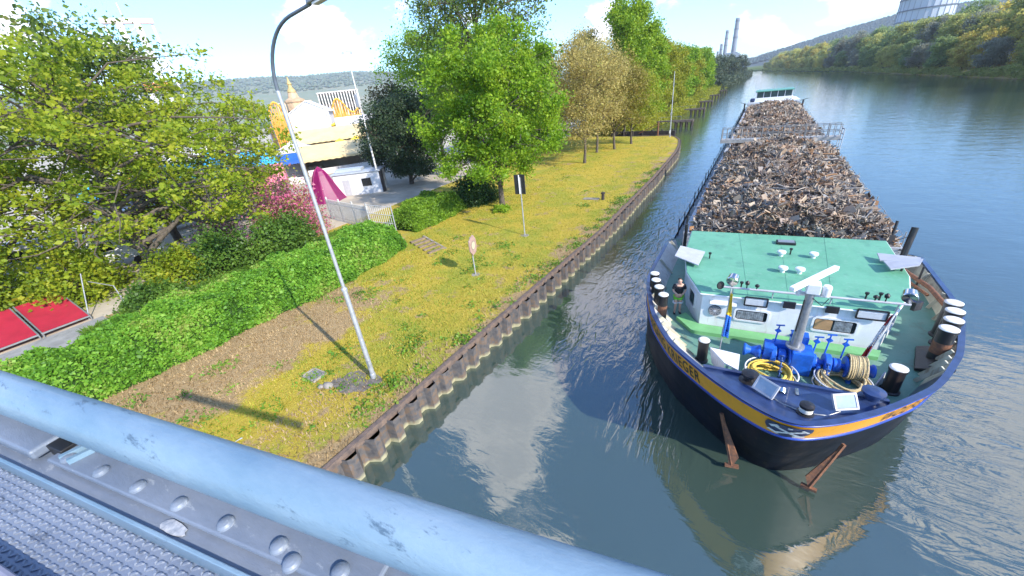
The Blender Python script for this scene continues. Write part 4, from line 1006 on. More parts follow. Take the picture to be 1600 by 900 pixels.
# yard across the front of the roof with searchlights and a mirror
YZ = 4.66; ya, yb = Vector((-.25, 15.72, YZ)), Vector((5.3, 16.2, YZ))
mb = MB(); mb.tube([ya, yb], .045, 8); yl = lambda f: ya + (yb - ya) * f
for f in (.06, .3, .62, .95): mb.tube([yl(f), yl(f) - Vector((0, -.15, .4))], .025, 6)
yard = mb.build('signal_yard', LGREY, barge)
for f, h in ((.05, .32), (.985, .3)):
    c = yl(f) + Vector((0, .1, h)); mb = MB(); mb.lathe(c, [(.08, -.17), (.2, -.13), (.22, .13), (.2, .17), (.0, .12)], 18, axis=(-.15, -.9, -.25)); s = mb.build('searchlight', CHROME, yard)
    mb = MB(); mb.tube([yl(f), c], .03, 6); mb.build('bracket', BLACK, s)
mb = MB(); mb.lathe(ya + Vector((-.12, .05, .02)), [(.15, -.03), (.17, 0), (.15, .03)], 14, axis=(.6, -.7, .2)); mb.build('mirror', BLACK, yard)
mb = MB(); mb.box(yb + Vector((.2, .15, -.08)), (.3, .12, .3), rz=.7); mb.build('signal_board', BLACK, yard)
for f, h in ((.14, .35), (.2, .24), (.83, .24), (.88, .34)):
    mb = MB(); c = yl(f); mb.lathe(c, [(.02, 0), (.02, h * .5), (.07, h * .55), (.08, h * .8), (.03, h)], 10); mb.build('navigation_lamp', BLACK, yard)
# aft posts
for a, b, r in (((-2.72, 22.9, DK), (-2.66, 22.8, 4.75), .09), ((-2.85, 24.0, DK), (-2.8, 24.0, 4.9), .05), ((6.75, 23.6, DK), (6.95, 24.0, 4.9), .13), ((6.35, 24.3, DK), (6.5, 24.9, 4.9), .06), ((6.95, 21.5, DK), (6.95, 21.5, 4.0), .04)):
    mb = MB(); mb.tube([a, b], r, 10); mb.build('deck_post', BLACK, barge)
mb = MB(); mb.tube([(6.7, 22.6, 3.3), (7.15, 20.8, 3.35), (7.3, 19.0, 3.3)], .09, 8); mb.tube([(6.6, 22.6, 3.05), (7.1, 20.6, 3.1)], .06, 8); mb.build('deck_pipe', RUST, barge)
# ---- anchor winch: gear case, two chain wheels, warping heads, brakes, levers
wa, wb = Vector((.75, 13.95, 3.12)), Vector((4.42, 14.2, 3.05)); wu = (wb - wa).normalized()
wp = lambda f: wa + (wb - wa) * f
mb = MB(); mb.tube([wa, wb], .09, 10); winch = mb.build('anchor_winch', WBLUE, barge)
for f, s in ((0, 1), (1, -1)):
    mb = MB(); mb.lathe(wp(f), [(.22, -.02), (.23, .02), (.16, .12), (.14, .2), (.2, .36), (.24, .44), (.24, .5)], 20, axis=wu * s); mb.build('warping_head', WBLUE, winch)
for f, r, w in ((.24, .32, .16), (.31, .24, .22), (.37, .36, .06), (.56, .26, .12), (.66, .34, .18), (.73, .24, .2), (.8, .36, .06), (.88, .34, .05)):
    mb = MB(); mb.lathe(wp(f), [(r * .96, -w / 2), (r, -w / 2 + .02), (r, w / 2 - .02), (r * .96, w / 2)], 22, axis=wu); mb.build('winch_drum', WBLUE, winch)
mb = MB(); c = wp(.46)
mb.box(c + Vector((0, 0, -.02)), (.62, .7, .9), rz=atan2(wu.y, wu.x)); mb.build('gear_case', WBLUE, winch, bevel=.03)
for p_, z_, r_ in ((wp(.2) + Vector((0, .1, .0)), (.3, .6, .7), 0), (wp(.33) + Vector((0, .35, .1)), (.75, .3, .5), .07), (wp(.6) + Vector((0, 0, -.25)), (.12, .6, .5), 0), (wp(.84) + Vector((0, 0, -.25)), (.12, .6, .5), 0)):
    mb = MB(); mb.box(p_, z_, rz=r_); mb.build('bearing_block', WBLUE, winch, bevel=.02)
mb = MB(); mb.box(c + Vector((-.08, .52, .42)), (.5, .42, .5)); mb.box(c + Vector((-.08, .3, .55)), (.32, .02, .2)); mb.build('motor_housing', WBLUE, winch, bevel=.02)
for f, dy, h in ((.24, .25, .8), (.36, .2, .7), (.55, .15, .62), (.64, .2, .75), (.76, .15, .7)):
    b = wp(f) + Vector((0, dy, .2)); mb = MB(); mb.tube([b, b + Vector((.05, .1, h))], .025, 6); mb.beam(b + Vector((-.05, .1, h)), b + Vector((.2, .1, h + .04)), .04, .04); mb.box(b + Vector((.04, .08, h * .75)), (.14, .05, .14), M=Matrix.Rotation(.78, 3, 'Y')); mb.build('brake_lever', WBLUE, winch)
for f in (.31, .66):
    mb = MB(); p0 = wp(f) + Vector((0, -.3, .05))
    for k in range(9):
        mb.ring(p0 + Vector((0, -.02 - .05 * k, .14 - .075 * k)), .055, .018, 10, 5, (1, 0, 0) if k % 2 else (0, .8, .5))
    mb.build('anchor_chain', mat('chain_blue', (.05, .12, .34), .4, .3, 20), winch)
# turns of rope on the after drum
mb = MB()
for k in range(16): mb.ring(wp(.86) + wu * (-.18 + .03 * k) + Vector((0, 0, random.uniform(-.01, .02))), .40 + random.uniform(-.01, .03), .026, 20, 5, wu + Vector((random.uniform(-.08, .08), random.uniform(-.1, .1), 0)))
TAN = mat('hemp_rope', (.50, .40, .22), .9, .3, 25, .5, 60)
mb.build('rope_turns', TAN, winch)
# ---- mast with radar
mx_, my_ = 2.22, 14.12
mb = MB(); mb.lathe((mx_, my_, 3.52), [(.28, 0), (.28, .06), (.2, .07)], 18); mb.tube([(mx_, my_, 3.55), (mx_ + .03, my_, 5.75)], [.155, .12], 14); mast = mb.build('mast', STEEL, barge)
mb = MB(); mb.box((mx_ + .05, my_ - .02, 5.85), (.36, .4, .34)); mb.box((mx_ + .02, my_ + .1, 5.55), (.6, .1, .1)); mb.lathe((mx_ + .4, my_ - .05, 5.62), [(.12, 0), (.13, .3), (.1, .36)], 12); mb.lathe((mx_ - .3, my_, 5.5), [(.06, 0), (.08, .2), (.03, .24)], 10); mb.build('radar_gearbox', WHITE, mast, bevel=.02)
mb = MB(); rd = Vector((1.46, 2.34, 0)).normalized(); rc = Vector((mx_ + .03, my_, 6.17)); mb.beam(rc - rd * 1.22, rc + rd * 1.22, .17, .15); mb.build('radar_scanner', mat('radar_white', (.85, .84, .80), .3, .03, 3), mast, bevel=.03)
mb = MB(); mb.tube([(mx_ + .1, my_ - .1, 5.5), (mx_ + .35, my_ - .25, 5.35), (mx_ + .5, my_ - .1, 5.55)], .015, 5); mb.tube([(mx_ - .1, my_ - .1, 5.4), (mx_ - .12, my_ - .14, 4.2)], .02, 5); mb.build('cables', BLACK, mast)
# ---- flags on their staffs, port blue and yellow, starboard red and white
def flag(name, a, b, cols, w, droop):
    a, b = Vector(a), Vector(b); mb = MB(); mb.tube([a, b], .022, 6); st = mb.build('flagstaff', STEEL, barge)
    n = len(cols); rows_ = 24; top = b - (b - a) * .06; side = Vector(w)
    M = MB(); M_ = []
    for i in range(rows_ + 1):
        t = i / rows_; p = top + (a - b) * droop * t; wd = .35 + .65 * t
        M_.append([p + side * (k / 5) * wd + Vector((.03 * sin(k * 2.4 + t * 5), .05 * sin(k * 2.1 + t * 3), -.1 * k / 5 * (1 - t))) for k in range(6)])
    for ci, cm in enumerate(cols):
        m2 = MB(); lo, hi = ci * rows_ // n, (ci + 1) * rows_ // n
        for i in range(lo, hi): m2.strip(M_[i], M_[i + 1])
        M.cur = ci
        for i in range(lo, hi): M.strip(M_[i], M_[i + 1])
    o = M.build(name, cols, st); s = o.modifiers.new('thickness', 'SOLIDIFY'); s.thickness = .012
YEL = mat('flag_yellow', (.75, .48, .02), .7, .1, 8); FBL = mat('flag_blue', (.01, .12, .50), .7, .15, 8); FRD = mat('flag_red', (.42, .02, .03), .7, .15, 8); FWH = mat('flag_white', (.75, .74, .73), .7, .08, 8)
flag('flag', (-.03, 13.75, DK), (.02, 15.05, 5.0), [YEL, YEL, FBL, FBL], (.22, -.05, -.02), .62)
flag('flag', (4.02, 14.3, DK), (4.85, 15.6, 4.75), [FRD, FWH, FWH, FRD, FWH], (-.2, -.02, -.12), .8)
# ---- rope baskets on the foredeck (the coils lying in them are things of their own)
for c, r in (((1.62, 13.2, DK), .78), ((3.6, 13.55, DK), .76)):
    mb = MB(); c = Vector(c); mb.ring(c + Vector((0, 0, .34)), r, .025, 32, 6); mb.ring(c + Vector((0, 0, .06)), r, .02, 32, 6)
    for k in range(10): a = k * pi / 5; mb.tube([c + Vector((r * cos(a), r * sin(a), 0)), c + Vector((r * cos(a), r * sin(a), .34))], .016, 5)
    mb.build('rope_basket', WHITE, barge)
def rope_coil(c, r0, n, m, label, lean=.12):
    mb = MB(); pts = []; cz = .05
    for k in range(n * 24):
        a = 2 * pi * k / 24; lay = k / (n * 24)
        r = r0 * (.62 + .30 * abs(((lay * 5) % 2) - 1)) + .04 * sin(a * 2.3 + lay * 30)
        pts.append((c[0] + r * cos(a), c[1] + r * sin(a), c[2] + cz + .34 * lay + .05 * sin(a * 1.7 + lay * 19)))
    mb.tube(pts, .036, 6); o = mb.build('rope_coil', m, None, label=label, category='rope')
rope_coil((1.62, 13.2, DK), .72, 7, mat('yellow_rope', (.78, .55, .10), .85, .2, 25, .5, 60), 'yellow mooring rope coiled in the port basket on the foredeck')
rope_coil((3.6, 13.55, DK), .74, 13, TAN, 'thick pile of tan mooring rope coiled in the starboard basket on the foredeck')
# ---- catwalk over the hold
mb = MB(); mb.box((XC, 55.6, 4.45), (11.4, 1.2, .36))
for x in (XC - 4.8, XC + 4.8): mb.box((x, 55.6, 3.3), (.25, .8, 1.6))
cw = mb.build('catwalk', mat('catwalk_grey', (.34, .33, .31), .6, .2, 2, .2), barge)
for y in (55.05, 56.15):
    mb = MB()
    for z in (5.2, 5.85): mb.tube([(XC - 5.6, y, z), (XC + 5.6, y, z)], .035, 6)
    for k in range(23): x = XC - 5.6 + k * .51; mb.tube([(x, y, 4.6), (x, y, 5.85)], .028 if k % 4 else .05, 5)
    mb.build('railing', mat('dull_rail', (.20, .20, .20), .6, .2, 4), cw)
mb = MB()
for z in (4.4, 4.95, 5.45): mb.tube([(XC + 5.6, 55.05, z), (XC + 5.75, 54.2, z), (XC + 5.75, 57, z), (XC + 5.6, 56.15, z)], .035, 6)
for y in (54.2, 55.6, 57.0): mb.tube([(XC + 5.75, y, 2.5), (XC + 5.75, y, 5.5)], .04, 6)
mb.build('side_platform', HOLDG, cw)
# ---- after end: bulkhead, wheelhouse with green roof, dinghy davit posts
mb = MB(); mb.prism([(XC - 5.0, 113.0), (XC + 5.0, 113.0), (XC + 4.6, 123), (XC - 4.6, 123)], 2.4, 4.5); mb.prism([(XC - 3.7, 116), (XC + 3.7, 116), (XC + 3.5, 122), (XC - 3.5, 122)], 4.5, 5.1); wh = mb.build('wheelhouse', WHITE, barge, bevel=.05)
mb = MB(); mb.prism([(XC - 3.45, 116.3), (XC + 3.45, 116.3), (XC + 3.3, 121.5), (XC - 3.3, 121.5)], 5.1, 6.35); wn = mb.build('window_band', mat('wheelhouse_glass', (.05, .085, .085), .08, .2, 2), wh)
mb = MB()
for k in range(6): x = XC - 3.45 + k * 1.38; mb.box((x, 116.28, 5.72), (.12, .1, 1.26))
mb.build('window_posts', WHITE, wn)
mb = MB(); mb.prism([(XC - 3.8, 115.7), (XC + 3.8, 115.7), (XC + 3.6, 122.2), (XC - 3.6, 122.2)], 6.35, 6.55); mb.build('roof', mat('wheelhouse_roof', (.10, .30, .22), .5, .1, 1), wh, bevel=.04)
for x, h in ((XC - .3, 1.2), (XC + 3.9, 2.6), (XC + .2, .7)):
    mb = MB(); mb.tube([(x, 117, 5.3 if h > 2 else 6.5), (x + .15, 117, 6.5 + (h if h < 2 else 1.2))], .05, 6); mb.build('aerial', LGREY, wh)
mb = MB(); mb.box((XC - 4.1, 113.8, 4.9), (.9, 1.6, .7)); mb.build('deck_locker', mat('dark_blue_cover', (.03, .05, .12), .6, .2, 3), wh, bevel=.15)
for s in (-1, 1):
    mb = MB(); mb.tube([(XC + s * 5.0, 113, 4.2), (XC + s * 6.4, 113, 4.55)], .05, 6); mb.tube([(XC + s * 5.5, 112, 2.5), (XC + s * 5.5, 112, 4.4)], .16, 8); mb.build('side_light_arm', BLACK, wh)

# ---- the cargo: two heaps of scrap metal nobody could count
SCRAPM = pick_mat('scrap_metal', [(.055, .05, .047), (.31, .24, .17), (.12, .11, .105), (.42, .34, .25), (.23, .145, .09), (.19, .185, .18), (.36, .30, .235), (.16, .125, .10), (.34, .27, .20), (.27, .14, .06), (.25, .24, .23), (.41, .36, .30), (.08, .075, .075), (.34, .26, .185), (.38, .31, .235)], .65, .15)
def scrap(name, label, y0, y1, top, n, s0):
    xa, xb = IL + .1, IR + .15
    def hz(x, y):
        u = (x - xa) / (xb - xa); e = np.clip(np.minimum(u * .75, 1 - u) * 3.6, 0, 1) ** .8; f = np.clip(np.minimum((y - y0) * 2.0 + .35, y1 - y) / 2.2, 0, 1) ** .7
        return 3.15 + (top - 3.15) * (.35 + .65 * e) * (.45 + .55 * f) + .25 * (np.sin(x * 1.3 + y * .7) + np.sin(y * .9 - x * .8)) * .6 * e + .10 * np.sin(x * 4.1 + 1.7 * np.sin(y * 2.3)) * e
    gx = np.linspace(xa, xb, 40); gy = np.linspace(y0, y1, int((y1 - y0) * 3)); X_, Y_ = np.meshgrid(gx, gy); Z_ = hz(X_, Y_) - .12 + rng.normal(0, .05, X_.shape)
    Z_[0] -= 1.6
    V0 = np.stack([X_, Y_, Z_], -1).reshape(-1, 3); nx = len(gx); ii = np.arange((len(gy) - 1) * nx).reshape(-1, nx)[:, :-1].ravel()
    F0 = np.stack([ii, ii + 1, ii + nx + 1, ii + nx], 1)
    # pieces: bent plates, bars and tubes of all sizes, as short chains of boxes
    L1 = s0 * np.minimum(rng.lognormal(0, .6, n), 3.0); kind = rng.random(n)
    W1 = np.where(kind < .74, L1 * rng.uniform(.04, .13, n), L1 * rng.uniform(.2, .5, n)); T1 = np.where(kind < .74, W1 * rng.uniform(.5, 1, n), L1 * rng.uniform(.02, .1, n))
    x = rng.uniform(xa, xb, n); y = rng.uniform(y0, y1, n); z = hz(x, y) + rng.normal(.02, .09, n)
    nf = n // 22; y[:nf] = y0 + rng.uniform(-.1, .12, nf); z[:nf] = 3.2 + (hz(x[:nf], y0 + 0 * x[:nf]) - 3.1) * rng.uniform(0, 1, nf) ** .7
    d = unit_rand(n); d[:, 2] *= .55; d /= np.linalg.norm(d, axis=1)[:, None]; q = unit_rand(n); s = np.cross(d, q); s /= np.linalg.norm(s, axis=1)[:, None]; t = np.cross(d, s)
    bend = rng.normal(0, .38, n)[:, None] * L1[:, None]
    C = np.stack([x, y, z], 1); VV = []
    for k in (-.5, 0, .5):
        c = C + d * (L1 * k)[:, None] + t * bend * (abs(k) * 1.2)
        for a, b in ((-1, -1), (1, -1), (1, 1), (-1, 1)):
            tw = 1 + rng.uniform(-.25, .25, n)
            VV.append(c + s * (W1 * a * .5 * tw)[:, None] + t * (T1 * b * .5)[:, None])
    V1 = np.stack(VV, 1).reshape(-1, 3)
    L1 = L1
    fb = []
    for k in (0, 4):
        for j in range(4): fb.append((k + j, k + (j + 1) % 4, k + 4 + (j + 1) % 4, k + 4 + j))
    fb += [(3, 2, 1, 0), (8, 9, 10, 11)]
    F1 = (np.array(fb)[None] + 12 * np.arange(n)[:, None, None]).reshape(-1, 4)
    # pipes, rods and curls of wire sticking out of the heap
    mb = MB()
    for _ in range(n // 60):
        px, py = random.uniform(xa + 1.3, xb - 1.5), random.uniform(y0 + .4, y1 - .4); pz = float(hz(np.array(px), np.array(py))) + .08
        a = random.uniform(0, 6.28); l = random.uniform(.5, 1.7); r_ = random.choice((.012, .016, .03, .05)); cu = random.uniform(-2.2, 2.2) if r_ < .03 else random.uniform(-.25, .25); up = random.uniform(-.12, .3)
        q = Vector((px, py, pz)); pts = [q]
        for k in range(7):
            q = q + Vector((cos(a), sin(a), up)) * l / 7; a += cu / 3; up -= .05; pts.append(q)
        mb.tube(pts, r_, 4, False)
    V2 = np.array(mb.v); F2 = np.array(mb.f)
    ob = bpy.data.objects.new(name, np_mesh(name, np.concatenate([V0, V1, V2]), np.concatenate([F0, F1 + len(V0), F2 + len(V0) + len(V1)]), SCRAPM)); place(ob, (0, 0, 0), None, 0, label=label, category='scrap metal', kind='stuff')
scrap('scrap_metal_heap', 'tangled heap of rusty and grey scrap metal in the fore hold', HF + .1, 53.4, 4.95, 60000, .285)
scrap('scrap_metal_heap', 'heap of tan and rusty scrap metal in the after hold beyond the catwalk', 58.2, HB - .3, 4.35, 36000, .38)

# ================================================================== OBJECTS ASHORE
GALV = mat('galvanised', (.42, .43, .45), .4, .12, 5, metal=.4)
CONC = mat('weathered_concrete', (.27, .24, .20), .95, .25, 2.5, .4)
# street lamp on the bank
lx, ly = -13.6, 8.4; lz = GZ(lx, ly)
lamp = thing('street_lamp', (lx, ly, lz), 'tall grey street lamp with a curved arm standing on the bank near the railing', 'street lamp')
mb = MB(); mb.lathe((lx, ly, lz - .1), [(.13, 0), (.13, .35), (.11, .4), (.10, 4.6), (.075, 4.75), (.07, 5.0), (.062, 12.0)], 14)
mb.build('pole', GALV, lamp)
mb = MB(); mb.box((lx + .1, ly - .05, lz + .9), (.06, .12, .35)); mb.lathe((lx, ly, lz + 4.55), [(.12, 0), (.125, .1), (.09, .16)], 12); mb.build('collar', GALV, lamp)
mb = MB(); pts = []
for k in range(13): a = pi - pi * .46 * k / 12; pts.append((lx + 2.0 + 2.0 * cos(a), ly, lz + 11.85 + 1.8 * sin(a)))
pts.append((lx + 2.75, ly, lz + 13.74)); mb.tube(pts, .06, 10, r2=.045); mb.build('arm', mat('lamp_arm', (.10, .12, .15), .4, .15, 5), lamp)
mb = MB(); c = Vector((lx + 3.15, ly, lz + 13.78)); M = Matrix.Rotation(-.1, 3, 'Y')
mb.slab([c + M @ Vector(p) for p in ((-.5, -.06, 0), (-.3, -.14, -.02), (.5, -.12, 0), (.56, 0, 0), (.5, .12, 0), (-.3, .14, -.02), (-.5, .06, 0))], .11, (0, 0, 1)); hd = mb.build('lamp_head', mat('lamp_shell', (.22, .23, .25), .4, .1, 5), lamp, bevel=.03)
mb = MB(); mb.box(c + Vector((.1, 0, -.04)), (.6, .2, .05), M=M); mb.build('diffuser', mat('lamp_diffuser', (.55, .55, .52), .2, .05, 5), hd)
# thin pole far down the lawn, and floodlight mast at the fair
px_, py_ = -14.8, 85.5
p = thing('light_pole', (px_, py_, 1.3), 'thin grey pole at the far corner of the lawn beside the dark barrier', 'pole')
mb = MB(); mb.lathe((px_, py_, 1.2), [(.16, 0), (.12, .3), (.06, 11.4)], 10); mb.build('pole', GALV, p)
mb = MB(); mb.box((px_, py_ - .15, 5.4), (.3, .2, .45)); mb.build('control_box', GALV, p)
mb = MB(); mb.box((px_, py_ - .1, 2.2), (.28, .16, .6)); mb.build('notice', WHITE, p)
fx, fy = -44.8, 38.0
p = thing('floodlight_mast', (fx, fy, 1.6), 'thin pale floodlight mast rising beside the white cabin', 'mast')
mb = MB(); mb.lathe((fx, fy, 1.5), [(.16, 0), (.13, 4), (.10, 9), (.06, 17.2)], 10); mb.build('pole', mat('mast_pale', (.62, .62, .62), .5, .08, 4), p)
mb = MB(); mb.box((fx, fy, 18.75), (1.1, .1, .1), rz=.9)
for s in (-1, 1): mb.box((fx + s * .32, fy + s * .4, 18.6), (.35, .3, .25), rz=.9)
mb.build('floodlight', STEEL, p)
mb = MB(); mb.box((fx + .05, fy - .25, 13.3), (.45, .3, 1.5)); mb.build('control_box', LGREY, p)
# signs
sx, sy = -15.5, 19.4; sz = GZ(sx, sy)
s1 = thing('waterway_sign', (sx, sy, sz), 'weathered white and pink waterway sign with a pale disc on a short post', 'sign')
mb = MB(); mb.tube([(sx, sy, sz - .1), (sx, sy, sz + 2.75)], .045, 10); mb.build('post', GALV, s1)
sn = Vector((.98, .2, 0)).normalized(); su = Vector((-.2, .98, 0)).normalized(); sc_ = Vector((sx, sy, sz + 2.18)) + sn * .06
o8 = [(-.52, -.35), (-.22, -.66), (.22, -.66), (.52, -.35), (.52, .35), (.22, .66), (-.22, .66), (-.52, .35)]
o8 = [(-.50, .42), (-.50, -.30), (-.18, -.66), (.34, -.60), (.52, -.22), (.50, .30), (.22, .66), (-.12, .60)]
mb = MB(); mb.slab([sc_ + su * a + Vector((0, 0, b)) for a, b in o8], .10, sn); bd = mb.build('board', mat('faded_pink', (.33, .20, .16), .6, .12, 6, col2=(.40, .28, .23)), s1, bevel=.02)
mb = MB(); mb.lathe(sc_ + sn * .101, [(.30, 0), (.30, .008)], 28, axis=sn); ds = mb.build('disc', mat('disc_grey', (.16, .14, .13), .6, .15, 8), bd)
mb = MB(); mb.lathe(sc_ + sn * .111, [(.265, 0), (.265, .006)], 28, axis=sn); mb.build('disc_centre', mat('disc_cream', (.50, .42, .28), .6, .1, 8), bd)
mb = MB(); mb.lathe((sx, sy, sz - .04), [(.35, 0), (.3, .06), (.05, .07)], 10); mb.build('footing', CONC, s1)
sx, sy = -15.9, 27.4; sz = GZ(sx, sy)
s2 = thing('signal_board', (sx, sy, sz), 'tall black double signal board on a grey post beside the round tree', 'sign')
mb = MB(); mb.tube([(sx, sy, sz - .1), (sx, sy, sz + 4.9)], .055, 10, r2=.045); mb.build('post', GALV, s2)
bb = mat('signal_black', (.014, .014, .016), .5, .2, 5)
for k, (dx, w) in enumerate(((-.28, .42), (.22, .5))):
    mb = MB(); mb.box((sx + dx * .9, sy - .08 + .1 * k, sz + 4.35), (w, .1, 1.55), rz=.25 - .5 * k); b = mb.build('board', bb, s2, bevel=.01)
    mb = MB(); mb.box((sx + dx * .9 + (w / 2 if k == 0 else -w / 2 - .02), sy - .1 + .04 * k, sz + 4.35), (.03, .12, 1.5)); mb.build('white_edge', WHITE, b)
mb = MB(); mb.lathe((sx, sy, sz - .04), [(.4, 0), (.34, .06), (.05, .07)], 10); mb.build('footing', CONC, s2)
# small things in the grass
bx, by = -13.0, 39.4; bz = GZ(bx, by)
mb = MB(); mb.lathe((bx, by, bz - .05), [(.2, 0), (.17, .08), (.15, .65), (.23, .70), (.23, .80), (.1, .85)], 16); mb.build('mooring_bollard', mat('cast_iron', (.04, .032, .03), .6, .3, 6), None, label='dark iron mooring bollard standing on the lawn near the quay edge', category='bollard')
mb = MB(); mb.box((bx - 1.3, by + .05, bz + .02), (1.7, .7, .12), rz=.05); mb.build('concrete_slab', CONC, None, bevel=.03, label='pale concrete slab lying beside the iron mooring bollard', category='slab')
gx, gy = -16.5, 7.3; gz = GZ(gx, gy)
mh = thing('inspection_cover', (gx, gy, gz), 'grey metal inspection cover set in the grass left of the lamp', 'manhole cover')
mb = MB()
for a, b, s in (((-.45, 0), (.07, .7), 0), ((.45, 0), (.07, .7), 0), ((0, -.32), (.95, .07), 0), ((0, .32), (.95, .07), 0)): mb.box((gx + a[0], gy + a[1], gz + .05), (b[0], b[1], .1))
mb.build('frame', CONC, mh); mb = MB(); mb.box((gx, gy, gz + .03), (.82, .56, .05)); mb.build('lid', mat('lid_steel', (.2, .2, .2), .6, .25, 7, .4), mh)
for i, (x, y, s, lb) in enumerate(((-15.2, 7.1, .3, 'pale rough stone lying in the grass between the cover and the lamp'), (-15.45, 6.9, .2, 'small dark stone beside the pale rough stone'))):
    mb = MB(); mb.sphere((x, y, GZ(x, y) + .03), s, 8, 5, (1, .7, .5)); mb.build('stone', CONC, None, label=lb, category='stone')
sp_ = thing('stone_apron', (-14.2, 8.0, 1.3), 'cracked grey stone apron in the ground at the foot of the street lamp', 'paving')
for k, (x, y, w, d, r) in enumerate(((-14.5, 8.0, 1.2, .9, .1), (-13.75, 7.8, 1.1, .85, .2), (-14.9, 7.45, .8, .6, .4), (-14.2, 7.35, .9, .7, -.1), (-13.4, 8.3, .7, .6, .3))):
    mb = MB(); n = 7; mb.prism([(x + w * .55 * cos(2 * pi * i / n + r) * random.uniform(.8, 1.1), y + d * .55 * sin(2 * pi * i / n + r) * random.uniform(.8, 1.1)) for i in range(n)], 1.2, GZ(x, y) + .02 + .004 * k); mb.build('paving_stone', mat('old_stone', (.15, .13, .11), .95, .4, 3, .6), sp_)
mb = MB(); mb.slab([(-15.75, 3.2, 1.36), (-15.62, 3.28, 1.45), (-15.58, 3.52, 1.42), (-15.72, 3.5, 1.38)], .01, (0, 0, 1)); mb.build('paper_scrap', WHITE, None, label='crumpled white paper scrap on the grass near the railing', category='litter')
st = thing('concrete_steps', (-22.5, 22.3, 1.5), 'low weathered concrete steps by the end of the long hedge', 'steps')
for k in range(5):
    x = -24.2 + k * .78; mb = MB(); mb.box((x, 23.1 - .33 * k, GZ(x, 22.3) + .08 - .015 * k), (.32, 1.5, .16), rz=-.3); mb.build('step', mat('earthy_stone', (.20, .145, .095), .95, .3, 4, .5), st, bevel=.02)
mb = MB(); mb.beam((-24.4, 24.0, 1.65), (-20.6, 22.5, 1.42), .16, .2); mb.build('edging', CONC, st)
# gate and paling fence
WPAL = mat('pale_fence_paint', (.60, .59, .57), .5, .1, 5)
gt = thing('wire_gate', (-30, 24.2, 1.58), 'grey wire mesh gate standing between the two hedges', 'gate')
for x, y, h in ((-27.9, 24.2, 2.7), (-31.6, 24.4, 2.7)):
    mb = MB(); mb.tube([(x, y, 1.5), (x, y, 1.58 + h)], .06, 8); mb.build('post', GALV, gt)
mb = MB()
for z in (1.75, 2.5, 3.3, 4.1): mb.tube([(-27.95, 24.2, z), (-31.55, 24.4, z)], .03, 6)
for k in range(13): f = k / 12; x, y = -27.95 - 3.6 * f, 24.2 + .2 * f; mb.tube([(x, y, 1.7), (x, y, 4.15)], .022, 5)
mb.build('gate_leaf', WPAL, gt)
pf = thing('paling_fence', (-36, 25, 1.58), 'white paling fence in front of the cabin, left of the wire gate', 'fence')
mb = MB()
for k in range(52):
    f = k / 51; x, y = -31.8 - 8.4 * f, 24.5 + 1.6 * f; mb.box((x, y, 2.75), (.06, .03, 2.35), rz=-.19)
for z in (2.0, 3.5): mb.beam((-31.8, 24.54, z), (-40.2, 26.14, z), .05, .09)
mb.build('palings', WPAL, pf)
for k in range(4):
    f = k / 3; mb = MB(); mb.box((-31.8 - 8.4 * f, 24.6 + 1.6 * f, 2.8), (.12, .12, 2.6)); mb.build('post', WPAL, pf)

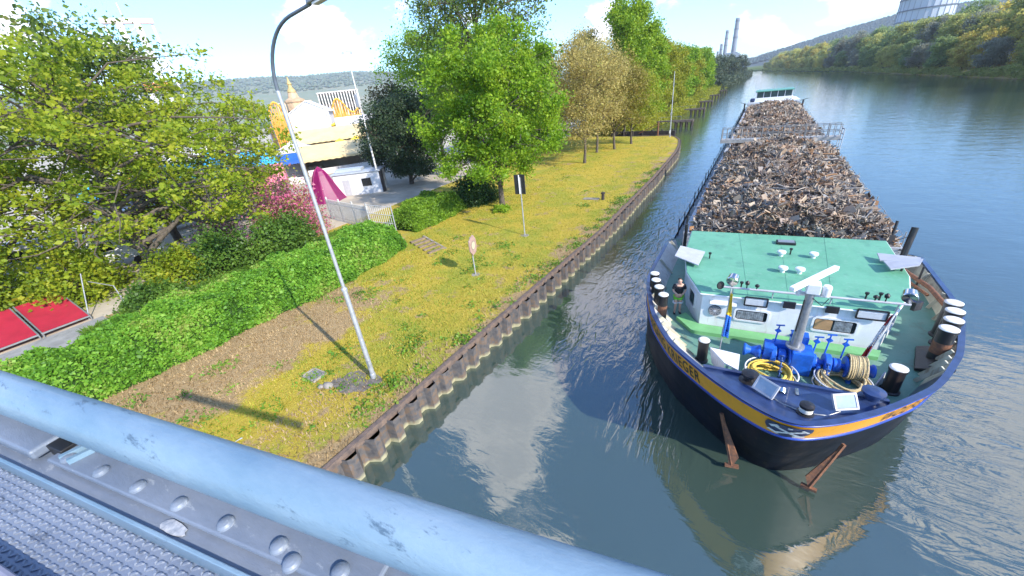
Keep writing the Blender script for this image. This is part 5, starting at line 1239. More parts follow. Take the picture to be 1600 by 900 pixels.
# ------------------------------------------------------------------ the fairground behind the trees
def canopy(name, label, cat, c, w, d, h, rise, colm, rz=0, walls=None, kind='gable', posts=True):
    """stall or tent: posts, walls, roof sheet with a valance"""
    t = thing(name, c, label, cat); cx, cy, cz = c; ca, sa = cos(rz), sin(rz)
    W = lambda x, y, z: (cx + x * ca - y * sa, cy + x * sa + y * ca, cz + z)
    a, b = w / 2, d / 2; mb = MB()
    if kind == 'gable':
        e = [(-a, -b, h), (a, -b, h), (a, b, h), (-a, b, h)]; r0, r1 = (-a, 0, h + rise), (a, 0, h + rise)
        mb.slab([W(*e[0]), W(*e[1]), W(*r1), W(*r0)], .06, (0, 0, 1)); mb.slab([W(*r0), W(*r1), W(*e[2]), W(*e[3])], .06, (0, 0, 1))
        mb.quad(W(*e[0]), W(*r0), W(*e[3])); mb.quad(W(*e[1]), W(*e[2]), W(*r1))
    elif kind == 'hip':
        e = [(-a, -b, h), (a, -b, h), (a, b, h), (-a, b, h)]; tp = (0, 0, h + rise)
        for i in range(4):
            p, q = e[i], e[(i + 1) % 4]; m1 = [(p[k] * .5 + tp[k] * .5) - (.12 * rise if k == 2 else 0) for k in range(3)]; m2 = [(q[k] * .5 + tp[k] * .5) - (.12 * rise if k == 2 else 0) for k in range(3)]
            mb.quad(W(*p), W(*q), W(*m2), W(*m1)); mb.quad(W(*m1), W(*m2), W(*tp))
    else:
        mb.slab([W(-a, -b, h), W(a, -b, h), W(a, b, h + rise), W(-a, b, h + rise)], .07, (0, 0, 1))
    n = 14
    if kind != 'lean':
        for (p, q) in (((-a, -b), (a, -b)), ((a, -b), (a, b)), ((-a, b), (-a, -b))):
            for k in range(n):
                f, g = k / n, (k + 1) / n; x0, y0, x1, y1 = p[0] + (q[0] - p[0]) * f, p[1] + (q[1] - p[1]) * f, p[0] + (q[0] - p[0]) * g, p[1] + (q[1] - p[1]) * g
                mb.quad(W(x0, y0, h), W(x1, y1, h), W(x1, y1, h - .3), W((x0 + x1) / 2, (y0 + y1) / 2, h - .42), W(x0, y0, h - .3))
    mb.build('canopy', colm, t)
    if posts:
        mb = MB()
        for x, y in ((-a, -b), (a, -b), (a, b), (-a, b)): mb.tube([W(x * .97, y * .97, 0), W(x * .97, y * .97, h + (rise if kind == 'lean' and y > 0 else 0))], .05, 6)
        mb.build('posts', GALV, t)
    if walls:
        mb = MB(); mb.quad(W(-a * .96, b * .96, 0), W(a * .96, b * .96, 0), W(a * .96, b * .96, h), W(-a * .96, b * .96, h)); mb.box(W(0, -b * .9, .55), (w * .92, .12, 1.1), rz=rz)
        for s in (-1, 1): mb.quad(W(s * a * .96, -b * .96, 0), W(s * a * .96, b * .96, 0), W(s * a * .96, b * .96, h), W(s * a * .96, -b * .96, h))
        mb.build('walls', walls, t)
    return t
REDT = mat('red_tarpaulin', (.40, .018, .045), .5, .12, 1, .1); SKYT = mat('sky_blue_canvas', (.03, .38, .74), .6, .12, 1, .2); PNKT = mat('pink_canvas', (.75, .22, .30), .6, .1, 1)
CREAM = mat('cream_canvas', (.62, .48, .25), .7, .1, .4); WCAN = mat('white_canvas', (.58, .54, .51), .7, .05, .4); AMB = mat('amber_paint', (.72, .34, .04), .6, .15, .5); YELP = mat('yellow_paint', (.78, .55, .04), .6, .12, .8)
for (y0, y1, lb) in ((-3.2, 2.05, 'sunlit red tarpaulin roof at the left edge, nearest the railing'), (2.22, 4.5, 'red tarpaulin roof dappled by the tree, beside the end of the path')):
    t = thing('red_tarpaulin', (-39.5, (y0 + y1) / 2, 1.6), lb, 'tarpaulin'); x0, x1, z0, z1 = -36.75, -42.0, 1.9, 2.75
    mb = MB(); A = []
    for i in range(7):
        f = i / 6; A.append([(x0 + (x1 - x0) * f, y0 + (y1 - y0) * g / 6, z0 + (z1 - z0) * f - .12 * sin(pi * f) * sin(pi * g / 6)) for g in range(7)])
    for p, q in zip(A, A[1:]): mb.strip(p, q)
    mb.build('sheet', REDT, t)
    mb = MB()
    for y in (y0, y1):
        mb.beam((x0 - .02, y, z0 + .02), (x1, y, z1 + .02), .07, .07); mb.tube([(x0, y, 1.55), (x0, y, z0)], .04, 6); mb.tube([(x1, y, 1.55), (x1, y, z1)], .04, 6)
    mb.beam((x0, y0, z0), (x0, y1, z0), .07, .09)
    mb.build('frame', STEEL, t)
bf = thing('stay_frame', (-37.3, 4.9, 1.6), 'leaning grey metal stay frame beside the dappled red tarpaulin', 'frame')
mb = MB(); mb.tube([(-37.0, 4.4, 1.6), (-39.0, 5.6, 4.2)], .035, 6); mb.tube([(-35.6, 6.2, 1.6), (-37.0, 6.4, 3.2)], .03, 6); mb.tube([(-37.0, 6.4, 3.2), (-39.6, 5.8, 3.4)], .03, 6); mb.build('bars', GALV, bf)
# showmen's trailers
def trailer(label, c, l, w, h, rz, body):
    t = thing('trailer', c, label, 'trailer'); M = Matrix.Rotation(rz, 3, 'Z'); c = Vector(c); W = lambda x, y, z: c + M @ Vector((x, y, z))
    mb = MB(); mb.box(W(0, 0, .75 + h / 2), (l, w, h), rz=rz); b = mb.build('body', body, t, bevel=.12)
    mb = MB(); mb.box(W(0, 0, .75 + h + .03), (l * .98, w * .96, .06), rz=rz); mb.box(W(l * .2, 0, .75 + h + .15), (.8, .6, .2), rz=rz); mb.build('roof', LGREY, t, bevel=.03)
    for k in (-.3, .0, .3):
        mb = MB(); mb.box(W(l * k, -w / 2 - .01, .75 + h * .62), (l * .16, .04, h * .32), rz=rz); mb.build('window', GLASSD, b)
    for s in (-1, 1):
        mb = MB(); mb.lathe(W(s * l * .22, -w / 2 + .1, .4), [(.4, -.12), (.4, .12)], 14, axis=M @ Vector((0, 1, 0))); mb.build('wheel', BLACK, t)
trailer('white showman trailer under the big tree behind the red tarpaulins', (-49.5, 9.5, 1.6), 8, 2.5, 2.3, 1.3, WHITE)
trailer('light grey trailer further back under the left trees', (-56, 5.0, 1.6), 9, 2.5, 2.5, 1.35, LGREY)
trailer('white trailer beside the blue stalls behind the spreading tree', (-60, 16.0, 1.6), 9, 2.5, 2.6, 1.2, mat('cream_body', (.72, .69, .62), .4, .05, 2))
# cabin, magenta tent
cb = thing('white_cabin', (-48.0, 37.5, 1.6), 'white portable cabin with a grey roof and dark window behind the paling fence', 'cabin')
rz = .62; M = Matrix.Rotation(rz, 3, 'Z'); c0 = Vector((-48.0, 37.5, 1.6)); W = lambda x, y, z: c0 + M @ Vector((x, y, z))
mb = MB(); mb.box(W(0, 0, 1.45), (6.4, 3.2, 2.9), rz=rz); wb_ = mb.build('wall', mat('cabin_white', (.66, .67, .70), .5, .06, 3), cb)
mb = MB(); mb.box(W(0, 0, 2.98), (6.8, 3.6, .16), rz=rz); mb.box(W(-1.2, .2, 3.25), (3.6, 2.2, .35), rz=rz); mb.build('roof', mat('cabin_roof', (.40, .44, .50), .4, .1, 2), cb, bevel=.03)
mb = MB(); mb.box(W(1.2, -1.6, 1.6), (1.4, .06, 1.2), rz=rz); fr = mb.build('window', mat('window_frame', (.5, .5, .52), .5, .1, 4), wb_); mb = MB(); mb.box(W(1.2, -1.63, 1.6), (1.25, .04, 1.05), rz=rz); mb.build('pane', GLASSD, fr)
mb = MB(); mb.box(W(-1.6, -1.62, 1.1), (.95, .06, 2.1), rz=rz); mb.build('door', LGREY, wb_)
mb = MB(); mb.box(W(3.35, -1.4, 1.5), (.35, .6, 3.0), rz=rz); mb.build('corner_post', BLACK, cb)
mt = thing('magenta_tent', (-49.5, 32.5, 1.6), 'bright magenta pleated tent beside the white cabin', 'tent')
mb = MB(); A = []; MAG = mat('magenta_canvas', (.17, .004, .075), .5, .15, 1, .2)
for i in range(9):
    f = i / 8; A.append([(-43.8 + 2.7 * cos(pi * g / 12) * cos(f * pi / 2) * .8 - .6 * f, 29.0 + 3.0 * cos(pi * g / 12) * cos(f * pi / 2) * .9 + .5, 1.6 + 4.7 * sin(f * pi / 2) ** .9 * (.9 + .1 * sin(g))) for g in range(13)])
sg_ = lambda g: 1 - .10 * abs(sin(4 * 2 * pi * g / 32))
A = [[(-49.8 + 2.5 * sg_(g) * cos(2 * pi * g / 32) * (1 - f / 8) ** .62 * (1 - .12 * sin(f / 8 * pi)), 32.7 + 2.5 * sg_(g) * sin(2 * pi * g / 32) * (1 - f / 8) ** .62 * (1 - .12 * sin(f / 8 * pi)), 1.6 + 4.5 * f / 8) for g in range(33)] for f in range(9)]
for p, q in zip(A, A[1:]): mb.strip(p, q)
mb.build('canvas', MAG, mt)
mb = MB()
for g in range(0, 32, 4): mb.tube([A[f][g] for f in range(9)], .04, 5)
mb.build('ribs', mat('magenta_rib', (.32, .01, .12), .5, .1, 2), mt)
# stalls seen in bits between the leaves
for (az, r, w, d, h, rise, m, kd, lb) in [
    (-70.5, 70, 8, 4, 4.6, 2.2, SKYT, 'gable', 'sky blue stall roof furthest left behind the leaves'),
    (-67.2, 64, 7, 5, 5.4, 2.8, SKYT, 'hip', 'pointed sky blue tent behind the big tree'),
    (-64.6, 68, 9, 5, 4.6, 2.4, SKYT, 'gable', 'wide sky blue stall left of the pink canopy'),
    (-62.8, 60, 5, 4, 3.8, 1.8, PNKT, 'gable', 'pink stall canopy among the blue stalls'),
    (-60.8, 82, 7, 4, 3.8, 1.2, mat('deep_blue_canvas', (.02, .10, .42), .6, .12, 1), 'gable', 'deep blue stall roof behind the lilac blossom'),
    (-73.5, 80, 6, 4, 3.8, 1.4, mat('orange_canvas', (.7, .2, .05), .6, .1, 1), 'gable', 'orange red stall roof behind the left trees'),
    (-78, 78, 7, 4, 3.8, 1.4, SKYT, 'hip', 'sky blue tent at the far left behind the leaves'),
    (-58.6, 96, 9, 6, 4.5, 2.0, WCAN, 'hip', 'white pointed tent left of the lamp post behind the leaves')]:
    canopy('market_stall' if kd == 'gable' else 'market_tent', lb, 'stall' if kd == 'gable' else 'tent', pol(az, r, 1.6), w, d, h, rise, m, rz=radians(-az) * .9, walls=WCAN, kind=kd)
canopy('beer_tent', 'long cream beer tent roof nearest the magenta tent', 'tent', pol(-52.5, 92, 1.6), 18, 11, 3.0, 2.2, CREAM, rz=.92, walls=WCAN)
canopy('beer_tent', 'broad cream tent behind the nearest beer tent', 'tent', pol(-53.4, 122, 1.6), 20, 14, 4.6, 2.6, CREAM, rz=.93, walls=WCAN)
canopy('beer_tent', 'pale white tent right of the white hall, partly behind the mast', 'tent', pol(-50.2, 140, 1.6), 14, 12, 6.6, 2.4, WCAN, rz=.88, walls=WCAN)
for az, r, lb in ((-53.2, 104, 'yellow ride booth in front of the cream tents'), (-51.2, 106, 'yellow booth beside the floodlight mast'), (-52.6, 140, 'bright yellow round booth right of the white hall')):
    canopy('ride_booth', lb, 'booth', pol(az, r, 1.6 if r < 130 else 5.0), 5, 4, 4.0, 1.2, YELP, rz=.8, walls=YELP, kind='hip')
hl = thing('festival_hall', pol(-55.4, 150, 1.6), 'white festival hall with a gabled front behind the lamp post', 'hall'); c0 = Vector(pol(-55.4, 150, 1.6)); rz = .85; M = Matrix.Rotation(rz, 3, 'Z')
W = lambda x, y, z: c0 + M @ Vector((x, y, z))
mb = MB(); mb.box(W(0, 0, 5.6), (11, 16, 11.2), rz=rz); mb.build('wall', WCAN, hl)
mb = MB()
for s in (-1, 1): mb.slab([W(0, -8.4, 14.3), W(s * 6.2, -8.4, 11.0), W(s * 6.2, 8.4, 11.0), W(0, 8.4, 14.3)], .3, (0, 0, 1))
mb.quad(W(-5.5, -8.02, 11.2), W(5.5, -8.02, 11.2), W(0, -8.02, 14.2)); mb.build('roof', WHITE, hl)
mb = MB(); mb.box(W(0, -8.05, 7.6), (8.4, .1, 5.2), rz=rz); mb.build('front_panel', mat('pale_pink_panel', (.70, .60, .54), .6, .05, 1), hl)
for x in (-5.2, 5.2):
    mb = MB(); mb.box(W(x, -8.2, 5.6), (.7, .5, 11.4), rz=rz); mb.build('pilaster', WHITE, hl)
# amber roller coaster lattice
rcst = thing('roller_coaster', pol(-54, 175, 1.6), 'amber roller coaster lattice behind the white hall', 'roller coaster')
mb = MB(); prev = None
for i in range(46):
    az = -60 + 10.2 * i / 45; h = 11 + 3.0 * sin(i * .42) + 1.8 * sin(i * .17 + 1)
    for k, dr in enumerate((0, 6)):
        a = Vector(pol(az, 172 + dr, 1.6)); b = Vector(pol(az, 172 + dr, 1.6 + h)); mb.tube([a, b], .16, 5, False)
        if prev:
            mb.tube([prev[k][1], b], .28, 5, False); mb.tube([prev[k][0], b], .09, 4, False); mb.tube([prev[k][1], a], .09, 4, False); mb.tube([(prev[k][0] + prev[k][1]) / 2, (a + b) / 2], .1, 4, False)
    prev = [(Vector(pol(az, 172 + dr, 1.6)), Vector(pol(az, 172 + dr, 1.6 + h))) for dr in (0, 6)]
    mb.tube([prev[0][1], prev[1][1]], .14, 4, False)
mb.build('lattice', AMB, rcst)
mb = MB()
for i in range(45):
    az = -60 + 10.2 * i / 45; h = lambda j: 11 + 3.0 * sin(j * .42) + 1.8 * sin(j * .17 + 1)
    mb.beam(pol(az, 175, 1.9 + h(i)), pol(az + 10.2 / 45, 175, 1.9 + h(i + 1)), 1.6, .2)
mb.build('track', YELP, rcst)
cm_ = thing('amber_screen', pol(-54, 185, 1.6), 'amber coloured timber facade behind the roller coaster', 'facade')
mb = MB(); a, b = Vector(pol(-60.5, 186, 0)), Vector(pol(-49.5, 186, 0)); mb.beam(a + Vector((0, 0, 6)), b + Vector((0, 0, 6)), .6, 9); mb.build('panel', mat('amber_boards', (.58, .30, .07), .7, .35, .7, col2=(.70, .42, .12)), cm_)
mb = MB()
for k in range(24): mb.tube([a + (b - a) * (k / 23) + Vector((.4, -.5, 1.6)), a + (b - a) * (k / 23) + Vector((.4, -.5, 11.5))], .2, 5)
mb.build('posts', WCAN, cm_)
# tower with a gilded cap, long building with white frames
sp = thing('ornate_tower', pol(-56.9, 200, 1.6), 'ornate brown tower with a gilded cap above the fairground', 'tower'); c = pol(-56.9, 200, 1.6)
mb = MB(); mb.lathe(c, [(3.6, 0), (3.6, 15.5), (4.0, 16), (4.0, 16.6), (2.2, 17.5), (1.6, 19.4), (1.8, 19.6)], 8, smooth=False); mb.build('shaft', mat('tower_tan', (.48, .33, .20), .8, .2, .4), sp)
mb = MB(); mb.lathe((c[0], c[1], c[2] + 19.6), [(1.8, 0), (1.5, .9), (.9, 1.6), (.7, 2.6), (1.0, 2.8), (.5, 4.0), (.12, 5.6)], 10); mb.build('cap', mat('gilded', (.42, .31, .12), .5, .1, 2), sp)
mb = MB()
for k in range(8): a = k * pi / 4; mb.box((c[0] + 3.62 * cos(a), c[1] + 3.62 * sin(a), c[2] + 11.5), (.12, 1.2, 2.6), rz=a)
mb.build('openings', mat('opening_dark', (.05, .04, .035), .8, .2, 2), sp)
def block(name, label, cat, az0, az1, r, z0, h, wallm, nwin, floors, framem):
    a, b = Vector(pol(az0, r, z0)), Vector(pol(az1, r, z0)); d = (b - a).normalized(); nn = Vector((-d.y, d.x, 0)); nn = nn if nn.dot(a) < 0 else -nn
    t = thing(name, (a + b) / 2, label, cat); l = (b - a).length; rz = atan2(d.y, d.x)
    mb = MB(); mb.box((a + b) / 2 - nn * 6 + Vector((0, 0, h / 2)), (l, 12, h), rz=rz); w = mb.build('wall', wallm, t)
    mb = MB(); mb.box((a + b) / 2 - nn * 6 + Vector((0, 0, h + .25)), (l + 1, 13, .5), rz=rz); mb.build('roof', framem, t)
    for f in range(floors):
        for k in range(nwin):
            c = a + d * l * (k + .5) / nwin + Vector((0, 0, h * (f + .55) / floors)) + nn * .06
            mb = MB(); mb.box(c, (l / nwin * .68, .2, h / floors * .6), rz=rz); mb.build('window', GLASSD, w)
    mb = MB()
    for k in range(nwin + 1): mb.box(a + d * l * k / nwin + nn * .3 + Vector((0, 0, h / 2)), (.5, .5, h), rz=rz)
    mb.build('columns', framem, t)
block('exhibition_building', 'long dark building with white frame columns behind the amber facade', 'building', -54.2, -49.6, 240, 1.6, 19.5, mat('dark_cladding', (.10, .085, .08), .6, .3, .3), 14, 3, WCAN)
block('brick_building', 'tan brick building beside the ornate tower', 'building', -58.8, -55.2, 235, 1.6, 16.5, mat('tan_brick', (.42, .30, .20), .9, .2, .3), 9, 4, mat('tan_stone', (.5, .4, .28), .9, .1, .5))
dr = thing('drop_ride', pol(-69, 130, 1.6), 'tall white drop ride frame rising above the left trees', 'fairground ride')
c0 = Vector(pol(-69, 130, 1.6)); u = Vector((cos(radians(69)), sin(radians(69)), 0)); u = Vector((u.x, u.y, 0))
mb = MB()
for x, r in ((-4.1, .22), (-1.6, .75), (1.4, .7), (4.0, .25)): mb.tube([c0 + u * x, c0 + u * x + Vector((0, 0, 32.5))], r, 8)
for k in range(9): mb.tube([c0 + u * -1.6 + Vector((0, 0, 3 + 3.4 * k)), c0 + u * 1.4 + Vector((0, 0, 4.6 + 3.4 * k))], .15, 5)
mb.build('towers', WHITE, dr)
mb = MB(); mb.beam(c0 + u * -4.5 + Vector((0, 0, 32.7)), c0 + u * 4.4 + Vector((0, 0, 32.7)), 1.2, .9); mb.tube([c0 + u * -.5 + Vector((0, 0, 33)), c0 + u * -.5 + Vector((0, 0, 36))], .12, 5); mb.build('head_beam', mat('ride_pink', (.62, .50, .50), .5, .1, 1), dr)
mb = MB(); mb.box(c0 + u * -.1 + Vector((0, 0, 20)), (4.5, 3, 1.6), rz=radians(69)); mb.build('gondola', mat('ride_orange', (.6, .22, .05), .5, .1, 1), dr)

# ------------------------------------------------------------------ along the left bank: barrier, jetties
DKW = mat('tarred_timber', (.035, .028, .025), .8, .4, 3, .4)
bm = thing('dark_barrier', (-21, 89.3, .5), 'long black timber barrier closing the far end of the lawn', 'barrier')
mb = MB(); mb.beam((-28, 90.2, 1.55), (-14.4, 88.9, 1.35), .5, 1.3); mb.build('beam', DKW, bm)
mb = MB()
for k in range(7): x = -27 + 2.0 * k; mb.tube([(x, 89.5 - .05 * k, -1), (x, 89.5 - .05 * k, 2.3)], .18, 8)
mb.build('piles', DKW, bm)
rp = thing('mooring_crane', (-17.6, 88.0, 1.3), 'small rust red post with a slanting brace at the dark barrier', 'post')
mb = MB(); mb.tube([(-17.6, 88.0, 1.2), (-17.6, 88.0, 3.9)], .17, 8); mb.build('post', RUST, rp); mb = MB(); mb.beam((-17.7, 88, 3.5), (-21.5, 88.2, 1.8), .14, .14); mb.build('brace', RUST, rp)
JP = mat('jetty_deck', (.12, .095, .08), .8, .35, 2, .3)
jl = ['nearest dark timber jetty', 'second dark timber jetty from the lawn', 'third dark timber jetty from the lawn', 'fourth dark timber jetty from the lawn', 'furthest small dark timber jetty']
for i, (y, xa, xb) in enumerate(((113.5, -24.5, -14.3), (147, -24, -15.4), (180, -23.5, -16.5), (218, -23.5, -17.6), (256, -23, -17.4))):
    j = thing('jetty', ((xa + xb) / 2, y, 0), jl[i] + ' reaching into the river on the left', 'jetty', 'jetties along the left bank')
    mb = MB(); mb.beam((xa, y, 1.45), (xb, y, 1.45), 1.1, .28); mb.build('deck', JP, j)
    mb = MB(); mb.box(((xb - 2.3), y, 1.2), (4.6, 1.9, .3)); mb.build('head', JP, j)
    for k in range(4):
        for s in (-.75, .75):
            mb = MB(); mb.tube([(xb - .3 - 1.25 * k, y + s, -1.2), (xb - .3 - 1.25 * k, y + s, 1.3)], .26, 8); mb.build('pile', DKW, j)
    mb = MB(); mb.tube([(xa, y + .5, 2.4), (xb - 3, y + .5, 2.4)], .035, 5)
    for k in range(4): x = xa + (xb - 3 - xa) * k / 3; mb.tube([(x, y + .5, 1.5), (x, y + .5, 2.4)], .03, 5)
    mb.build('handrail', STEEL, j)

# ------------------------------------------------------------------ skyline
def chimney(az, r, el, rb, label):
    c = Vector(pol(az, r, 1)); h = CAM_H - 1 + r * math.tan(radians(el)); t = thing('chimney', c, label, 'chimney', 'power station chimneys')
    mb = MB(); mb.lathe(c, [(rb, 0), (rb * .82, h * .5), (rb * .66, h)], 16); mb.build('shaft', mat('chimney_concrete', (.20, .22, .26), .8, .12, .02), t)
    mb = MB()
    for f in (.62, .78, .93): q = rb * (1 - .34 * f); mb.lathe(c + Vector((0, 0, h * f)), [(q * 1.06, 0), (q * 1.04, h * .035)], 16)
    mb.build('bands', mat('chimney_band', (.12, .13, .16), .8, .1, .02), t)
chimney(-3.75, 1500, 4.6, 8.0, 'tallest power station chimney'); chimney(-4.62, 1500, 3.6, 6.0, 'middle power station chimney'); chimney(-5.05, 1500, 2.35, 5.0, 'shortest of the three tall power station chimneys'); chimney(-5.35, 1560, 1.65, 4.5, 'stub of a fourth chimney left of the power station chimneys')
ps = thing('power_station', pol(-3.9, 1450, 1), 'grey power station block at the foot of the tallest chimney', 'building')
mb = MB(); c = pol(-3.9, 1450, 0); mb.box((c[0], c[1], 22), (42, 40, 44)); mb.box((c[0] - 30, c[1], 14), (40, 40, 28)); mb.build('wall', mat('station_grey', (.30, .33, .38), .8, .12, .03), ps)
mb = MB(); mb.box((c[0], c[1], 45), (30, 30, 3)); mb.build('roof', mat('station_roof', (.22, .25, .30), .8, .1, .03), ps)
# gasometer: many-sided drum with ring walkways
gs = thing('gasometer', pol(11.6, 1000, 2), 'huge pale blue grey gasometer drum with dark ring walkways above the right bank trees', 'gasometer'); c = pol(11.6, 1000, 2)
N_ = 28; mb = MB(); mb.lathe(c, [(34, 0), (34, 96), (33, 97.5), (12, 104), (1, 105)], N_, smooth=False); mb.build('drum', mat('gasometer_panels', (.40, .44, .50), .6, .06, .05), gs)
mb = MB()
for k in range(N_): a = 2 * pi * k / N_; mb.box((c[0] + 34.1 * cos(a), c[1] + 34.1 * sin(a), c[2] + 48), (.8, .5, 96), rz=a)
mb.build('ribs', mat('gasometer_rib', (.24, .28, .34), .6, .06, .05), gs)
mb = MB()
for z in (14, 29, 44, 59, 74, 89): mb.lathe((c[0], c[1], c[2] + z), [(34.2, 0), (35.4, .1), (35.4, 1.5), (34.2, 1.6)], N_, smooth=False)
mb.build('walkways', mat('gasometer_walkway', (.07, .09, .13), .6, .1, .05), gs)
# buildings and a parked van at the right bank's clearing
hz_ = thing('bank_house', pol(17.35, 246, 3.6), 'small white house with a grey roof in the clearing on the right bank', 'house'); c = Vector(pol(17.35, 246, 3.6))
mb = MB(); mb.box(c + Vector((0, 0, 1.8)), (9, 6, 3.6)); w = mb.build('wall', WHITE, hz_)
mb = MB()
for s in (-1, 1): mb.slab([c + Vector((-4.9, 0, 5.6)), c + Vector((4.9, 0, 5.6)), c + Vector((4.9, s * 3.5, 3.5)), c + Vector((-4.9, s * 3.5, 3.5))], .2, (0, 0, 1))
mb.build('roof', mat('slate_roof', (.20, .21, .24), .7, .15, 1), hz_)
for x in (-2.6, 0, 2.6):
    mb = MB(); mb.box(c + Vector((x, -3.02, 1.9)), (1.3, .08, 1.3)); mb.build('window', GLASSD, w)
vn = thing('parked_van', pol(16.7, 236, 3.5), 'white van parked beside the small white house on the right bank', 'van'); c = Vector(pol(16.7, 236, 3.5))
mb = MB(); mb.prism([(c.x - 2.4, c.y - .95), (c.x + 2.4, c.y - .95), (c.x + 2.4, c.y + .95), (c.x - 2.4, c.y + .95)], c.z + .4, c.z + 2.2); mb.build('body', WHITE, vn, bevel=.3)
mb = MB(); mb.box((c.x + 1.2, c.y - .96, c.z + 1.65), (1.6, .05, .55)); mb.build('side_window', GLASSD, vn)
for s in (-1.5, 1.5):
    mb = MB(); mb.lathe((c.x + s, c.y - .9, c.z + .4), [(.36, -.12), (.36, .12)], 14, axis=(0, 1, 0)); mb.build('wheel', BLACK, vn)

# ------------------------------------------------------------------ deckhand on the side deck
def person():
    fx, fy, fz = -1.98, 16.62, DK
    t = thing('person', (fx, fy, fz), 'person in a black t-shirt and green shorts leaning beside the deckhouse', 'person')
    ang = radians(-18)      # faces forward and a little to starboard
    f = Vector((sin(-ang), -cos(ang), 0)); r = Vector((-f.y, f.x, 0)) * -1   # forward, person's left... r points to the person's right
    Z = Vector((0, 0, 1)); B = Vector((fx, fy, fz))
    W = lambda a, b, z: B + r * a + f * b + Z * z
    def skin(name, pts, edges, rad, m, parent, root=0, sub=2):
        me = bpy.data.meshes.new(name); o = ORG[t.name]; me.from_pydata([tuple(Vector(p) - B) for p in pts], edges, []); me.materials.append(m)
        ob = bpy.data.objects.new(name, me); place(ob, B, parent)
        s = ob.modifiers.new('skin', 'SKIN'); s.use_smooth_shade = True
        for i, q in enumerate(rad): me.skin_vertices[0].data[i].radius = (q, q) if not isinstance(q, tuple) else q
        for i in range(len(pts)): me.skin_vertices[0].data[i].use_root = (i == root)
        d = ob.modifiers.new('subsurf', 'SUBSURF'); d.levels = sub; d.render_levels = sub
        return ob
    SK = mat('skin', (.55, .33, .24), .55, .08, 20)
    P = []; E = []; Rr = []
    def v(p, q, link=None):
        P.append(p); Rr.append(q)
        if link is not None: E.append((link, len(P) - 1))
        return len(P) - 1
    pel = v(W(0, -.02, .92), (.16, .12)); wai = v(W(0, .0, 1.08), (.15, .11), pel); che = v(W(0, .02, 1.30), (.19, .13), wai); upc = v(W(0, .02, 1.43), (.14, .10), che); nk = v(W(0, .05, 1.52), .055, upc)
    h1 = v(W(.01, .09, 1.60), (.075, .085), nk); h2 = v(W(.015, .11, 1.68), (.085, .10), h1); h3 = v(W(.015, .09, 1.76), (.06, .07), h2)
    hands = []
    for s in (-1, 1):
        hip = v(W(.095 * s, -.02, .86), .10, pel); kn = v(W(.10 * s, .05 + .06 * (s > 0), .48), .062, hip); cf = v(W(.105 * s, .02 + .04 * (s > 0), .32), .058, kn); an = v(W(.11 * s, .0 + .04 * (s > 0), .09), .04, cf)
        v(W(.13 * s, .13 + .04 * (s > 0), .045), (.045, .035), an)
        sh = v(W(.185 * s, .02, 1.42), .065, upc); el = v(W(.26 * s, .05, 1.16), .048, sh); wr = v(W(.10 * s, .27, 1.08), .033, el); pa = v(W(.045 * s, .32, 1.09), (.042, .025), wr)
        hands.append((s, pa))
    body = skin('body', P, E, Rr, SK, t)
    # fingers and thumbs, folded round each other in front of the waist
    for s, pa in hands:
        for k, (ln, zz) in enumerate(((.070, .03), (.078, .011), (.073, -.008), (.058, -.026))):
            a = W(.05 * s, .32, 1.09 + zz); b = W(.012 * s, .352, 1.09 + zz - .006); c = W(-.02 * s, .345, 1.085 + zz - .012)
            skin('finger', [a, b, c], [(0, 1), (1, 2)], [.010, .009, .007], SK, body, 0, 1)
        skin('thumb', [W(.05 * s, .31, 1.115), W(.025 * s, .325, 1.145), W(.0, .33, 1.15)], [(0, 1), (1, 2)], [.012, .011, .008], SK, body, 0, 1)
    # clothes
    CL = mat('black_cotton', (.012, .013, .018), .85, .2, 30); GRN = mat('lime_shorts', (.16, .55, .04), .8, .1, 20); HR = mat('dark_hair', (.03, .02, .015), .7, .3, 60)
    P2 = [W(0, -.01, .98), W(0, 0, 1.12), W(0, .02, 1.30), W(0, .02, 1.44), W(.19, .02, 1.42), W(.245, .04, 1.22), W(-.19, .02, 1.42), W(-.245, .04, 1.22)]
    skin('t_shirt', P2, [(0, 1), (1, 2), (2, 3), (3, 4), (4, 5), (3, 6), (6, 7)], [(.19, .15), (.18, .14), (.215, .155), (.16, .115), .085, .085, .085, .085], CL, t, 0)
    P3_ = [W(0, -.02, .95), W(.10, -.02, .84), W(.105, .02, .62), W(-.10, -.02, .84), W(-.105, .0, .62)]
    skin('shorts', P3_, [(0, 1), (1, 2), (0, 3), (3, 4)], [(.185, .145), .125, .115, .125, .115], GRN, t, 0)
    mb = MB()
    for s in (-1, 1): mb.lathe(W(.105 * s, .02 if s > 0 else .0, .545), [(.125, 0), (.128, .05)], 14)
    mb.build('shorts_hem', WHITE, t)
    for s in (-1, 1):
        skin('shoe', [W(.11 * s, -.05 + .04 * (s > 0), .05), W(.12 * s, .06 + .04 * (s > 0), .05), W(.135 * s, .18 + .04 * (s > 0), .04)], [(0, 1), (1, 2)], [(.055, .05), (.058, .05), (.05, .035)], BLACK, t, 0, 1)
    skin('hair', [W(.01, .03, 1.66), W(.012, .055, 1.74), W(.015, .10, 1.785)], [(0, 1), (1, 2)], [(.085, .07), (.098, .085), (.07, .05)], HR, t, 0)
    mb = MB()
    fd = f
    hc = W(.013, .10, 1.66)
    for s in (-1, 1):
        mb.sphere(W(.013 + .032 * s, .195, 1.69), .011, 8, 5); 
    mb.build('eyes', BLACK, body)
    mb = MB(); mb.sphere(W(.013, .207, 1.655), .016, 8, 6, (.8, 1, 1.4))
    for s in (-1, 1): mb.sphere(W(.013 + .088 * s, .10, 1.665), .022, 8, 6, (.5, .9, 1.4))
    mb.build('nose_and_ears', SK, body)
    mb = MB(); mb.box(W(.013, .193, 1.612), (.045, .012, .010)); mb.build('mouth', mat('lips', (.38, .15, .12), .5, .1, 20), body)
person()

